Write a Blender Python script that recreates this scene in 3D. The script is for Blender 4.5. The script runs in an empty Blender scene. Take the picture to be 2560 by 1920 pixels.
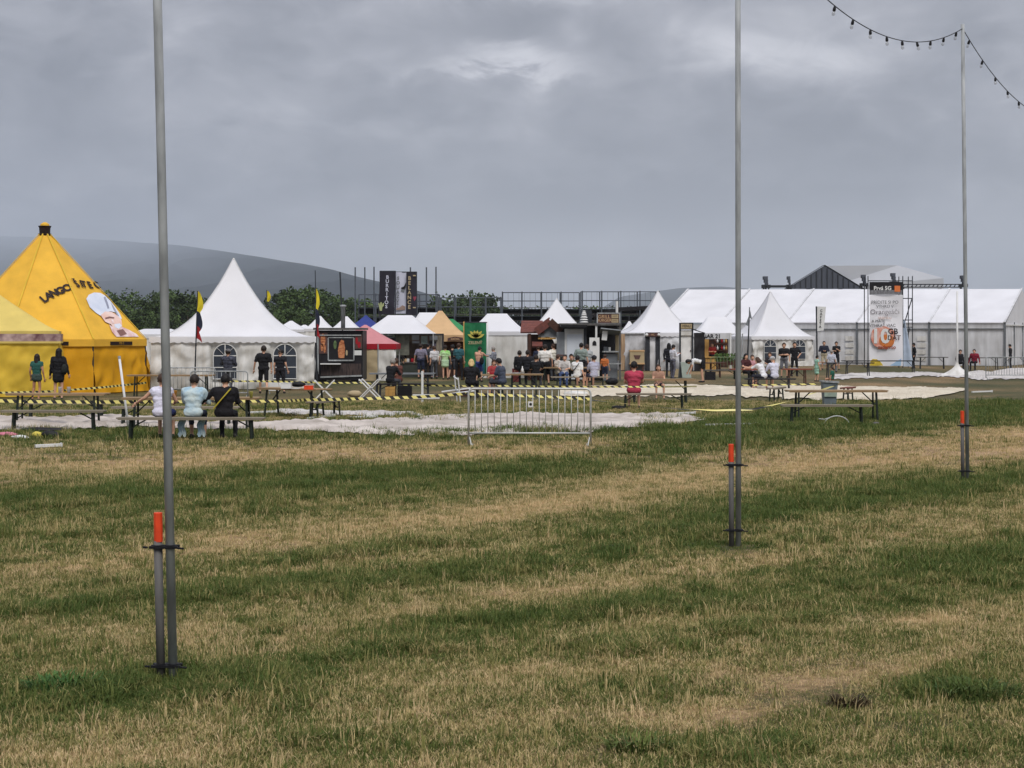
import bpy, math, random
import numpy as np
from mathutils import Vector, Matrix, noise
R = math.radians
random.seed(7); RNG = np.random.default_rng(7)
scene = bpy.context.scene
COL = scene.collection

# ------------------------------------------------------------------ camera
F, EYE, HY, CX = 4000.0, 2.12, 840.0, 1280.0      # focal length in photo pixels, eye height, horizon row
cam_d = bpy.data.cameras.new('camera')
cam = bpy.data.objects.new('camera', cam_d); COL.objects.link(cam)
cam.location = (0, 0, EYE); cam.rotation_euler = (R(90), 0, 0)
cam_d.sensor_width = 36; cam_d.lens = 36 * F / 2560
cam_d.shift_y = -(960 - HY) / 2560
cam_d.clip_start = 0.1; cam_d.clip_end = 40000
scene.camera = cam

# ------------------------------------------------------------------ sky
SUN_EL, SUN_AZ = 52, 163          # high, behind the camera, thickly veiled
world = bpy.data.worlds.new('World'); scene.world = world; world.use_nodes = True
wn, wl = world.node_tree.nodes, world.node_tree.links
wn.clear()
def wnode(t, **k):
    n = wn.new(t)
    for a, b in k.items(): setattr(n, a, b)
    return n
w_out = wnode('ShaderNodeOutputWorld'); w_bg = wnode('ShaderNodeBackground'); w_bg2 = wnode('ShaderNodeBackground')
w_mix = wnode('ShaderNodeMixShader'); w_mix.inputs[0].default_value = 0.94
w_sky = wnode('ShaderNodeTexSky', sky_type='NISHITA'); w_sky.sun_disc = False
w_sky.sun_elevation = R(SUN_EL); w_sky.sun_rotation = R(SUN_AZ); w_sky.dust_density = 4.0
w_bg.inputs['Strength'].default_value = 0.06
wl.new(w_sky.outputs[0], w_bg.inputs['Color'])
w_tc = wnode('ShaderNodeTexCoord'); w_sep = wnode('ShaderNodeSeparateXYZ')
wl.new(w_tc.outputs['Generated'], w_sep.inputs[0])
def wmath(op, a, b=None, clamp=False):
    n = wnode('ShaderNodeMath', operation=op); n.use_clamp = clamp
    for i, v in enumerate((a, b)):
        if v is None: continue
        if isinstance(v, (int, float)): n.inputs[i].default_value = v
        else: wl.new(v, n.inputs[i])
    return n.outputs[0]
# low cloud deck, its lumps about twice as wide as tall
w_z = wmath('MAXIMUM', w_sep.outputs[2], 0.0)
w_cmb = wnode('ShaderNodeCombineXYZ'); wl.new(w_sep.outputs[0], w_cmb.inputs[0]); wl.new(w_sep.outputs[1], w_cmb.inputs[1]); wl.new(wmath('MULTIPLY', w_sep.outputs[2], 2.1), w_cmb.inputs[2])
def wnoise(scale, det, rough, dist, off, stretch=(1, 1, 1), rz=0):
    m = wnode('ShaderNodeMapping'); m.inputs['Location'].default_value = off; m.inputs['Scale'].default_value = stretch
    m.inputs['Rotation'].default_value = (0, 0, R(rz))
    wl.new(w_cmb.outputs[0], m.inputs['Vector'])
    n = wnode('ShaderNodeTexNoise'); n.inputs['Scale'].default_value = scale; n.inputs['Detail'].default_value = det
    n.inputs['Roughness'].default_value = rough; n.inputs['Distortion'].default_value = dist
    wl.new(m.outputs[0], n.inputs['Vector']); return n.outputs[0]
n_big = wnoise(4.2, 3, .5, .3, (3.1, 7.7, 0))
n_mid = wnoise(9.5, 7, .55, .5, (1.3, 2.2, 0))
n_fin = wnoise(24, 8, .58, .6, (5.3, 0.2, 0))
c1 = wmath('MULTIPLY', n_big, 0.34); c2 = wmath('MULTIPLY', n_mid, 0.44); c3 = wmath('MULTIPLY', n_fin, 0.30)
c = wmath('ADD', wmath('ADD', c1, c2), c3)
# single thick and thin places of the deck: (direction right, direction up, half widths, strength)
w_yy = wmath('MAXIMUM', w_sep.outputs[1], .05)
w_tu = wmath('ADD', wmath('DIVIDE', w_sep.outputs[0], w_yy), wmath('MULTIPLY', wmath('SUBTRACT', n_mid, .5), .10))
w_tv = wmath('ADD', wmath('DIVIDE', w_sep.outputs[2], w_yy), wmath('MULTIPLY', wmath('SUBTRACT', n_fin, .5), .05))
for bu, bv, ru, rv, am in ((-.005, .171, .034, .009, .24), (-.06, .169, .04, .009, .10), (.03, .168, .03, .008, .08), (0.0, .20, .045, .016, -.15), (-.26, .062, .14, .018, -.07), (.17, .185, .07, .026, .12), (.11, .083, .12, .017, -.14), (.215, .12, .07, .022, -.07),
                           (-.175, .14, .07, .018, .07), (-.28, .155, .08, .024, -.08), (.25, .062, .13, .02, .07), (-.07, .12, .08, .03, -.04), (-.15, .09, .10, .016, -.05), (-.02, .055, .10, .014, .05), (-.25, .10, .08, .014, .04), (.28, .20, .06, .02, .05)):
    du = wmath('DIVIDE', wmath('SUBTRACT', w_tu, bu), ru); dv_ = wmath('DIVIDE', wmath('SUBTRACT', w_tv, bv), rv)
    q = wmath('ADD', wmath('MULTIPLY', du, du), wmath('MULTIPLY', dv_, dv_))
    c = wmath('ADD', c, wmath('MULTIPLY', wmath('POWER', 2.718, wmath('MULTIPLY', q, -1.0)), am))
ramp = wnode('ShaderNodeValToRGB'); wl.new(c, ramp.inputs[0])
cr = ramp.color_ramp
cr.elements[0].position = 0.38; cr.elements[0].color = (.112, .117, .140, 1)
cr.elements[1].position = 0.76; cr.elements[1].color = (.50, .50, .535, 1)
e = cr.elements.new(0.50); e.color = (.180, .185, .213, 1)
e = cr.elements.new(0.60); e.color = (.264, .267, .299, 1)
# an overcast dome is brighter overhead than near the horizon
grad = wmath('ADD', 1.0, wmath('MULTIPLY', wmath('MULTIPLY', w_z, w_z), 2.3))
w_mul = wnode('ShaderNodeVectorMath', operation='SCALE'); wl.new(ramp.outputs[0], w_mul.inputs[0]); wl.new(grad, w_mul.inputs['Scale'])
wl.new(w_mul.outputs[0], w_bg2.inputs['Color']); w_bg2.inputs['Strength'].default_value = 1.0
wl.new(w_bg.outputs[0], w_mix.inputs[1]); wl.new(w_bg2.outputs[0], w_mix.inputs[2]); wl.new(w_mix.outputs[0], w_out.inputs[0])

sun_d = bpy.data.lights.new('sun', 'SUN'); sun_d.energy = 1.5; sun_d.angle = R(25); sun_d.color = (1, .965, .91)
sun = bpy.data.objects.new('sun', sun_d); COL.objects.link(sun)
az, el = R(SUN_AZ), R(SUN_EL)
sdir = Vector((math.sin(az) * math.cos(el), math.cos(az) * math.cos(el), math.sin(el)))
sun.rotation_euler = sdir.to_track_quat('Z', 'Y').to_euler(); sun.location = (0, -20, 60)
vs = scene.view_settings
vs.view_transform = 'Standard'; vs.look = 'None'; vs.gamma = 1; vs.exposure = 0.60; vs.use_curve_mapping = False
scene.render.engine = 'CYCLES'
cy = scene.cycles
cy.use_denoising = True; cy.max_bounces = 6; cy.diffuse_bounces = 2; cy.glossy_bounces = 2
cy.transmission_bounces = 3; cy.volume_bounces = 1; cy.transparent_max_bounces = 8
cy.caustics_reflective = False; cy.caustics_refractive = False

# ------------------------------------------------------------------ places
def zy(y): return F * EYE / (y - HY)                       # distance of the ground seen at row y
def gp(x, y):
    z = zy(y); return Vector(((x - CX) * z / F, z, 0))
def pt(x, y, z): return Vector(((x - CX) * z / F, z, EYE - (y - HY) * z / F))
def hz(y, z): return EYE - (y - HY) * z / F                 # height of a point at row y and distance z
def sx(x, z): return (x - CX) * z / F

# ------------------------------------------------------------------ materials
def lin(c): return tuple(((v / 255) / 12.92 if v <= 10 else (((v / 255) + .055) / 1.055) ** 2.4) for v in c)
MATS = {}
def mat(name, rgb, rough=.8, var=.12, scale=4.0, bump=0.0, metal=0.0, cloth=0.0, rgb2=None, stretch=(1, 1, 1), det=5, spec=.3, bscale=None):
    if name in MATS: return MATS[name]
    m = bpy.data.materials.new(name); m.use_nodes = True
    n, l = m.node_tree.nodes, m.node_tree.links; n.clear()
    out = n.new('ShaderNodeOutputMaterial'); b = n.new('ShaderNodeBsdfPrincipled')
    tc = n.new('ShaderNodeTexCoord'); mp = n.new('ShaderNodeMapping'); mp.inputs['Scale'].default_value = stretch
    l.new(tc.outputs['Object'], mp.inputs[0])
    nz = n.new('ShaderNodeTexNoise'); nz.inputs['Scale'].default_value = scale; nz.inputs['Detail'].default_value = det
    l.new(mp.outputs[0], nz.inputs['Vector'])
    rp = n.new('ShaderNodeValToRGB'); c = lin(rgb)
    lo = tuple(v * (1 - var) for v in c); hi = tuple(min(1, v * (1 + var)) for v in c)
    if rgb2: lo, hi = c, lin(rgb2)
    rp.color_ramp.elements[0].position = .32; rp.color_ramp.elements[0].color = (*lo, 1)
    rp.color_ramp.elements[1].position = .68; rp.color_ramp.elements[1].color = (*hi, 1)
    l.new(nz.outputs[0], rp.inputs[0]); l.new(rp.outputs[0], b.inputs['Base Color'])
    b.inputs['Roughness'].default_value = rough; b.inputs['Metallic'].default_value = metal
    b.inputs['Specular IOR Level'].default_value = spec
    if bump:
        n2 = n.new('ShaderNodeTexNoise'); n2.inputs['Scale'].default_value = bscale or scale * 3; n2.inputs['Detail'].default_value = 4
        l.new(mp.outputs[0], n2.inputs['Vector'])
        bp = n.new('ShaderNodeBump'); bp.inputs['Strength'].default_value = bump; bp.inputs['Distance'].default_value = .05
        l.new(n2.outputs[0], bp.inputs['Height']); l.new(bp.outputs[0], b.inputs['Normal'])
    if cloth:
        tr = n.new('ShaderNodeBsdfTranslucent'); l.new(rp.outputs[0], tr.inputs['Color'])
        mx = n.new('ShaderNodeMixShader'); mx.inputs[0].default_value = cloth
        l.new(b.outputs[0], mx.inputs[1]); l.new(tr.outputs[0], mx.inputs[2]); l.new(mx.outputs[0], out.inputs[0])
    else: l.new(b.outputs[0], out.inputs[0])
    MATS[name] = m; return m
def glassy(name, rgb, alpha, rough=.25):
    if name in MATS: return MATS[name]
    m = bpy.data.materials.new(name); m.use_nodes = True
    b = m.node_tree.nodes['Principled BSDF']; b.inputs['Base Color'].default_value = (*lin(rgb), 1)
    b.inputs['Roughness'].default_value = rough; b.inputs['Alpha'].default_value = alpha
    MATS[name] = m; return m

M_pvc = mat('white_pvc', (240, 240, 244), .55, .06, .55, cloth=.22, bump=.3, bscale=2.0, det=8)
M_pvcw = mat('white_pvc_wall', (206, 203, 196), .6, 0, 1.4, cloth=.18, bump=.35, bscale=2.6, rgb2=(242, 241, 238), stretch=(2, 2, .5), det=8)
M_pvcg = mat('grey_pvc', (204, 204, 205), .6, 0, 1.2, cloth=.2, rgb2=(234, 235, 238), stretch=(2, 2, .4), det=8, bump=.25)
M_clear = glassy('clear_pvc', (150, 158, 168), .88, .2)
M_win = mat('dark_pvc_window', (62, 68, 78), .25, .15, 2)
M_galv = mat('galvanised_steel', (156, 159, 160), .6, .32, 11, metal=.0, stretch=(1, 1, .25))
M_galvd = mat('dull_galvanised_steel', (92, 90, 88), .65, .3, 7, metal=.0, stretch=(1, 1, .3))
M_steel = mat('grey_steel', (120, 124, 128), .5, .1, 8, metal=.4)
M_dark = mat('dark_steel', (48, 51, 57), .6, .2, 6)
M_black = mat('black_plastic', (22, 22, 25), .6, .2, 5)
M_blackp = mat('black_panel', (30, 28, 32), .55, .25, 3)
M_orange = mat('orange_paint', (226, 74, 38), .55, .12, 12)
M_white = mat('white_paint', (222, 222, 220), .5, .05, 4)
M_wood = mat('beer_table_wood', (150, 124, 92), .6, .18, 6, stretch=(.3, 6, 1))
M_woodg = mat('weathered_bench_wood', (138, 128, 112), .65, .16, 6, stretch=(.3, 6, 1))
M_woodd = mat('dark_stained_wood', (74, 48, 38), .6, .25, 5, stretch=(.4, 4, 4))
M_woodl = mat('light_wood', (190, 148, 84), .65, .2, 4, stretch=(5, 1, .5))
M_green = mat('green_table_steel', (38, 46, 40), .5, .15, 6, metal=.1)
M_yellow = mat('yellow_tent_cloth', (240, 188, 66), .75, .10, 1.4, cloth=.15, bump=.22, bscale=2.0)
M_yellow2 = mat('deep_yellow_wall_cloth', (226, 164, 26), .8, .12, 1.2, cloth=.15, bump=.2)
M_paleyel = mat('faded_yellow_cloth', (232, 208, 118), .8, .08, 1.3, cloth=.2, bump=.15)
M_yelwall = mat('yellow_wall_cloth', (226, 190, 66), .8, .08, 1.3, cloth=.15, bump=.15)
M_ink = mat('dark_brown_print', (38, 24, 22), .7, .15, 6)
M_skinp = mat('printed_skin', (226, 184, 168), .7, .0, 2.2, rgb2=(236, 212, 204))
M_cap = mat('printed_white_hat', (226, 230, 240), .7, 0, 1.6, rgb2=(200, 208, 224))
M_shirtp = mat('printed_pale_shirt', (206, 160, 152), .7, 0, 3.2, rgb2=(238, 222, 222))
M_red = mat('red_cloth', (168, 28, 42), .8, .1, 3, cloth=.1)
M_pink = mat('faded_pink_cloth', (214, 146, 150), .8, .06, 2, cloth=.2)
M_cream = mat('cream_wall_cloth', (186, 168, 134), .8, .12, 1.5, cloth=.15)
M_tan = mat('tan_cloth', (214, 178, 134), .8, .07, 2, cloth=.15)
M_tgreen = mat('green_roof_cloth', (60, 138, 88), .8, .1, 2, cloth=.15)
M_tblue = mat('blue_roof_cloth', (52, 66, 134), .8, .12, 2, cloth=.1)
M_tile = mat('red_clay_tile', (124, 72, 62), .8, .0, 7, rgb2=(94, 60, 56))
M_brown = mat('brown_board', (92, 66, 62), .7, .2, 5)
M_grey = mat('mid_grey_panel', (122, 126, 130), .6, .1, 4)
M_fol = mat('planter_leaves', (52, 78, 36), .8, 0, 9, rgb2=(92, 118, 56))

# ------------------------------------------------------------------ mesh builder
class MB:
    def __init__(s): s.v = []; s.f = []; s.m = []; s.uv = None
    def add(s, vs, fs, mi=0, M=None):
        o = len(s.v)
        s.v += [tuple(M @ Vector(p)) if M else tuple(p) for p in vs]
        s.f += [tuple(i + o for i in f) for f in fs]; s.m += [mi] * len(fs); return s
    def box(s, c, d, rz=0, mi=0, M=None, rx=0, ry=0):
        T = Matrix.Translation(c) @ Matrix.Rotation(rz, 4, 'Z') @ Matrix.Rotation(ry, 4, 'Y') @ Matrix.Rotation(rx, 4, 'X')
        if M: T = M @ T
        x, y, z = d[0] / 2, d[1] / 2, d[2] / 2
        vs = [(-x, -y, -z), (x, -y, -z), (x, y, -z), (-x, y, -z), (-x, -y, z), (x, -y, z), (x, y, z), (-x, y, z)]
        return s.add(vs, [(3, 2, 1, 0), (4, 5, 6, 7), (0, 1, 5, 4), (1, 2, 6, 5), (2, 3, 7, 6), (3, 0, 4, 7)], mi, T)
    def bar(s, a, b, w, h=None, mi=0):
        a, b = Vector(a), Vector(b); d = b - a; L = d.length
        q = d.to_track_quat('Z', 'Y').to_matrix().to_4x4()
        return s.box((0, 0, L / 2), (w, h or w, L), mi=mi, M=Matrix.Translation(a) @ q)
    def tube(s, pts, r, n=8, mi=0, cap=True):
        pts = [Vector(p) for p in pts]; k = len(pts); rs = r if isinstance(r, (list, tuple)) else [r] * k
        vs = []; a = None
        for i, p in enumerate(pts):
            d = (pts[min(i + 1, k - 1)] - pts[max(i - 1, 0)]).normalized()
            if a is None: a = d.orthogonal()
            a = (a - d * a.dot(d)).normalized(); b = d.cross(a)
            for j in range(n):
                t = 2 * math.pi * j / n; vs.append(p + (a * math.cos(t) + b * math.sin(t)) * rs[i])
        fs = [(i * n + j, i * n + (j + 1) % n, (i + 1) * n + (j + 1) % n, (i + 1) * n + j) for i in range(k - 1) for j in range(n)]
        if cap: fs += [tuple(range(n))[::-1], tuple(range((k - 1) * n, k * n))]
        return s.add(vs, fs, mi)
    def lathe(s, prof, n=16, c=(0, 0, 0), mi=0, a0=0):
        vs = [(c[0] + r * math.cos(a0 + 2 * math.pi * j / n), c[1] + r * math.sin(a0 + 2 * math.pi * j / n), c[2] + z) for r, z in prof for j in range(n)]
        k = len(prof)
        fs = [(i * n + j, i * n + (j + 1) % n, (i + 1) * n + (j + 1) % n, (i + 1) * n + j) for i in range(k - 1) for j in range(n)]
        if prof[0][0] > 1e-4: fs.append(tuple(range(n))[::-1])
        if prof[-1][0] > 1e-4: fs.append(tuple(range((k - 1) * n, k * n)))
        return s.add(vs, fs, mi)
    def prism(s, p2, y0, y1, mi=0, M=None):           # polygon in x-z, thick along y
        n = len(p2); vs = [(x, y0, z) for x, z in p2] + [(x, y1, z) for x, z in p2]
        fs = [tuple(range(n)), tuple(range(n, 2 * n))[::-1]] + [(i, i + n, (i + 1) % n + n, (i + 1) % n) for i in range(n)]
        return s.add(vs, fs, mi, M)
    def grid(s, fn, nu, nv, mi=0):
        vs = [fn(i / nu, j / nv) for j in range(nv + 1) for i in range(nu + 1)]
        fs = [(j * (nu + 1) + i, j * (nu + 1) + i + 1, (j + 1) * (nu + 1) + i + 1, (j + 1) * (nu + 1) + i) for j in range(nv) for i in range(nu)]
        return s.add(vs, fs, mi)
    def sphere(s, c, r, n=10, mi=0, sc=(1, 1, 1), M=None):
        vs = [(0, 0, -1)]; k = n // 2
        for i in range(1, k):
            t = -math.pi / 2 + math.pi * i / k
            vs += [(math.cos(t) * math.cos(2 * math.pi * j / n), math.cos(t) * math.sin(2 * math.pi * j / n), math.sin(t)) for j in range(n)]
        vs.append((0, 0, 1))
        vs = [(c[0] + x * r * sc[0], c[1] + y * r * sc[1], c[2] + z * r * sc[2]) for x, y, z in vs]
        fs = [(0, 1 + (j + 1) % n, 1 + j) for j in range(n)]
        for i in range(k - 2): fs += [(1 + i * n + j, 1 + i * n + (j + 1) % n, 1 + (i + 1) * n + (j + 1) % n, 1 + (i + 1) * n + j) for j in range(n)]
        L = len(vs) - 1; fs += [(L, L - n + j, L - n + (j + 1) % n) for j in range(n)]
        return s.add(vs, fs, mi, M)
    def mesh(s, name, mats, smooth=False):
        me = bpy.data.meshes.new(name); me.from_pydata(s.v, [], s.f)
        for m in (mats if isinstance(mats, (list, tuple)) else [mats]): me.materials.append(m)
        if any(s.m): me.polygons.foreach_set('material_index', s.m)
        if smooth: me.polygons.foreach_set('use_smooth', [True] * len(s.f))
        me.update(); return me
    def build(s, name, mats, parent=None, smooth=False):
        return link(name, s.mesh(name, mats, smooth), parent)
def link(name, data, parent=None):
    o = bpy.data.objects.new(name, data); COL.objects.link(o)
    if parent: o.parent = parent
    return o
def tag(o, label=None, cat=None, group=None, kind=None):
    for k, v in (('label', label), ('category', cat), ('group', group), ('kind', kind)):
        if v: o[k] = v
    return o
def thing(name, label, cat, loc=(0, 0, 0), rz=0, group=None):
    o = bpy.data.objects.new(name, None); COL.objects.link(o); o.empty_display_size = .2
    o.location = loc; o.rotation_euler = (0, 0, rz); return tag(o, label, cat, group)
CACHE = {}
def parts(key, make, root):                       # make() -> [(name, mesh, [(sub, mesh)...])]; repeats share mesh data
    if key not in CACHE: CACHE[key] = make()
    for name, me, subs in CACHE[key]:
        o = link(name, me, root)
        for sn, sm in subs: link(sn, sm, o)
    return root

# lettering: collected first, turned into meshes once at the end
TEXTS = []
def text(parent, body, size, loc, rot=(90, 0, 0), m=None, name='lettering', align='CENTER', M=None, sxf=1.0, bold=0.0):
    cu = bpy.data.curves.new(name, 'FONT'); cu.body = body; cu.size = size; cu.align_x = align; cu.align_y = 'CENTER'; cu.resolution_u = 3
    cu.offset = bold * size
    o = bpy.data.objects.new('tmp_text', cu); COL.objects.link(o)
    if M is None: M = Matrix.Translation(loc) @ Matrix.Rotation(R(rot[2]), 4, 'Z') @ Matrix.Rotation(R(rot[1]), 4, 'Y') @ Matrix.Rotation(R(rot[0]), 4, 'X') @ Matrix.Diagonal((sxf, 1, 1, 1))
    TEXTS.append((o, parent, M, m or M_ink, name))
PEOPLE = []

# ------------------------------------------------------------------ ground
def vnoise(x, y, seed=0):
    xi, yi = np.floor(x).astype(np.int64), np.floor(y).astype(np.int64); fx, fy = x - xi, y - yi
    fx, fy = fx * fx * (3 - 2 * fx), fy * fy * (3 - 2 * fy)
    def h(a, b):
        n = (a * 374761393 + b * 668265263 + seed * 69069) & 0xffffffff
        n = ((n ^ (n >> 13)) * 1274126177) & 0xffffffff
        return ((n ^ (n >> 16)) & 0xffff) / 65535.0
    return (h(xi, yi) * (1 - fx) + h(xi + 1, yi) * fx) * (1 - fy) + (h(xi, yi + 1) * (1 - fx) + h(xi + 1, yi + 1) * fx) * fy
def fbm(x, y, s, o=4, seed=0):
    t = np.zeros_like(x); a = 1; w = 0
    for i in range(o): t += a * vnoise(x * s, y * s, seed + i * 17); w += a; a *= .5; s *= 2.03
    return t / w
# swaths of dead mown grass and green strips between them: ((x, y) of the centre line in the photo, half width, strength)
BANDS = [([(-900, 1215), (0, 1168), (300, 1160), (600, 1136), (900, 1130), (1200, 1122), (1420, 1112)], 26, .85),
         ([(1250, 1140), (1700, 1158), (2000, 1132), (2250, 1106), (2560, 1082), (3200, 1040)], 17, .65),
         ([(-900, 1560), (0, 1446), (300, 1412), (500, 1372), (900, 1332), (1250, 1288), (1500, 1238), (1850, 1190), (2100, 1160), (2560, 1120), (3200, 1070)], 36, .9),
         ([(-900, 1700), (0, 1592), (350, 1580), (600, 1575), (900, 1552), (1300, 1500), (1700, 1440), (2000, 1392), (2560, 1306), (3300, 1210)], 30, .6),
         ([(500, 1740), (1000, 1705), (1400, 1678), (1700, 1675), (2000, 1700), (2300, 1640), (2560, 1560), (3300, 1420)], 40, .55),
         ([(-900, 1980), (0, 1905), (400, 1890), (800, 1930), (1400, 1900), (1900, 1800), (2300, 1760), (3000, 1650)], 40, .5),
         ([(-900, 1330), (0, 1265), (400, 1246), (700, 1214), (1300, 1176), (1600, 1142), (1850, 1100), (2150, 1068), (2560, 1040)], 28, -.75),
         ([(-900, 1640), (0, 1512), (450, 1490), (900, 1466), (1200, 1440), (1500, 1380), (1900, 1300), (2200, 1250), (2560, 1200), (3200, 1120)], 34, -.7),
         ([(700, 1560), (1100, 1570), (1500, 1530), (1800, 1510), (2100, 1490), (2560, 1400)], 30, -.55),
         ([(-900, 1760), (0, 1735), (300, 1722), (600, 1700), (750, 1710)], 48, -1.0),
         ([(200, 1085), (700, 1100), (1300, 1098), (1700, 1075), (2100, 1030), (2560, 1010)], 20, -.7),
         ([(900, 1640), (1500, 1620), (2000, 1560), (2560, 1480)], 26, -.35),
         ([(1500, 1840), (1900, 1850), (2300, 1700), (2560, 1660)], 40, -.35)]
PATCH = [(1720, 1800, 120, 30, .25), (1760, 1770, 60, 16, .2), (2330, 1560, 160, 26, .5), (2400, 1735, 150, 34, -.6), (1530, 1385, 30, 14, -.8),
         (1250, 1795, 500, 40, .25), (1950, 1700, 150, 30, .2), (250, 1900, 260, 30, .3), (1330, 1075, 500, 16, -.3)]
def dryness(X, Y):
    px = CX + F * X / Y; py = HY + F * EYE / Y
    t = np.full_like(X, .41)
    wob = (fbm(X, Y, .55, 3, 5) - .5) * 46 * (py - HY) / 500
    for line, w, a in BANDS:
        lx = np.array([p[0] for p in line], float); ly = np.array([p[1] for p in line], float)
        c = np.interp(px, lx, ly)
        e = np.clip((px - lx[0]) / 250 + 1, 0, 1) * np.clip((lx[-1] - px) / 250 + 1, 0, 1)
        t += a * (.44 - .14 * np.clip((py - 1400) / 300, 0, 1)) * np.exp(-((py + wob - c) / w) ** 2) * e
    for x, y, rx, ry, a in PATCH: t += a * np.exp(-((px - x) / rx) ** 2 - ((py + wob * .5 - y) / ry) ** 2)
    sa, sb = X * .75 + Y * .66, -X * .66 + Y * .75        # along and across the mower's lines
    t += (fbm(sa * .22, sb * 1.5, 1.0, 4, 3) - .5) * .60 + (fbm(X, Y, 2.2, 3, 19) - .5) * .34 + (fbm(X, Y, 7.0, 3, 9) - .5) * .40
    far = np.clip((Y - 45) / 30, 0, 1)
    t = t * (1 - far) + (.45 + (fbm(X, Y, .25, 4, 31) - .5) * 1.2) * far
    return np.clip(t, 0, 1)
def grow(a, step, k, lim):
    out = []; 
    while a < lim: a += step; step *= k; out.append(a)
    return out
xs = np.arange(-22, 22.01, .22); xs = np.concatenate([-np.array(grow(22, .3, 1.25, 23000))[::-1], xs, grow(22, .3, 1.25, 23000)])
ys = np.concatenate([-np.array(grow(0, 1, 1.5, 600))[::-1] , np.arange(0.5, 60, .22), grow(60, .3, 1.22, 26500)])
GX, GY = np.meshgrid(xs, ys); gx_, gy_ = GX.ravel(), GY.ravel()
near = np.exp(-(np.maximum(np.abs(gx_) - 20, 0) / 10) ** 2 - (np.maximum(gy_ - 55, 0) / 12) ** 2)
gz_ = ((fbm(gx_, gy_, .5, 3, 41) - .5) * .05 + (fbm(gx_, gy_, 2.2, 2, 43) - .5) * .03) * near
gm = bpy.data.meshes.new('ground'); nx, ny = len(xs), len(ys)
idx = np.arange(nx * ny).reshape(ny, nx)
fq = np.stack([idx[:-1, :-1], idx[:-1, 1:], idx[1:, 1:], idx[1:, :-1]], -1).reshape(-1, 4)
gm.from_pydata(np.stack([gx_, gy_, gz_], 1).tolist(), [], fq.tolist())
at = gm.attributes.new('dry', 'FLOAT', 'POINT')
dv = dryness(gx_, np.maximum(gy_, 2.0)); at.data.foreach_set('value', dv.astype(np.float32))
gm.polygons.foreach_set('use_smooth', [True] * len(fq))

def grass_nodes(m, blade):
    n, l = m.node_tree.nodes, m.node_tree.links; n.clear()
    out = n.new('ShaderNodeOutputMaterial'); b = n.new('ShaderNodeBsdfPrincipled'); b.inputs['Roughness'].default_value = .75
    b.inputs['Specular IOR Level'].default_value = .2
    at = n.new('ShaderNodeAttribute'); at.attribute_name = 'dry'
    geo = n.new('ShaderNodeNewGeometry')
    def nz(s, d=4, vec=None):
        q = n.new('ShaderNodeTexNoise'); q.inputs['Scale'].default_value = s; q.inputs['Detail'].default_value = d
        l.new(vec or geo.outputs['Position'], q.inputs['Vector']); return q.outputs[0]
    def mth(op, a, c):
        q = n.new('ShaderNodeMath'); q.operation = op
        for i, v in enumerate((a, c)):
            if isinstance(v, (int, float)): q.inputs[i].default_value = v
            else: l.new(v, q.inputs[i])
        return q.outputs[0]
    rp = n.new('ShaderNodeValToRGB'); r = rp.color_ramp
    if blade:
        at.attribute_type = 'INSTANCER'
        oi = n.new('ShaderNodeObjectInfo')
        fac = mth('ADD', at.outputs['Fac'], mth('MULTIPLY', mth('SUBTRACT', oi.outputs['Random'], .5), .95))
        cols = [(0, (82, 100, 48)), (.28, (106, 116, 60)), (.46, (138, 135, 80)), (.64, (188, 170, 118)), (1, (220, 195, 152))]
    else:
        fac = mth('ADD', at.outputs['Fac'], mth('MULTIPLY', mth('SUBTRACT', nz(14, 6), .5), .9))
        cols = [(0, (52, 58, 32)), (.3, (76, 76, 44)), (.5, (98, 88, 58)), (.7, (140, 116, 82)), (1, (182, 152, 118))]
    r.elements[0].position = 0; r.elements[0].color = (*lin(cols[0][1]), 1); r.elements[1].position = 1; r.elements[1].color = (*lin(cols[-1][1]), 1)
    for p, c in cols[1:-1]: e = r.elements.new(p); e.color = (*lin(c), 1)
    l.new(fac, rp.inputs[0])
    if blade:
        tr = n.new('ShaderNodeBsdfTranslucent'); l.new(rp.outputs[0], tr.inputs[0]); mx = n.new('ShaderNodeMixShader'); mx.inputs[0].default_value = .3
        l.new(rp.outputs[0], b.inputs['Base Color']); l.new(b.outputs[0], mx.inputs[1]); l.new(tr.outputs[0], mx.inputs[2]); l.new(mx.outputs[0], out.inputs[0])
    else:
        l.new(rp.outputs[0], b.inputs['Base Color'])
        bp = n.new('ShaderNodeBump'); bp.inputs['Strength'].default_value = .8; bp.inputs['Distance'].default_value = .06
        l.new(nz(30, 6), bp.inputs['Height']); l.new(bp.outputs[0], b.inputs['Normal']); l.new(b.outputs[0], out.inputs[0])
M_ground = bpy.data.materials.new('dry_meadow_ground'); M_ground.use_nodes = True; grass_nodes(M_ground, False)
gm.materials.append(M_ground)
ground = link('ground', gm); tag(ground, 'mown meadow of dead straw and green strips', 'ground', kind='structure')

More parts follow.
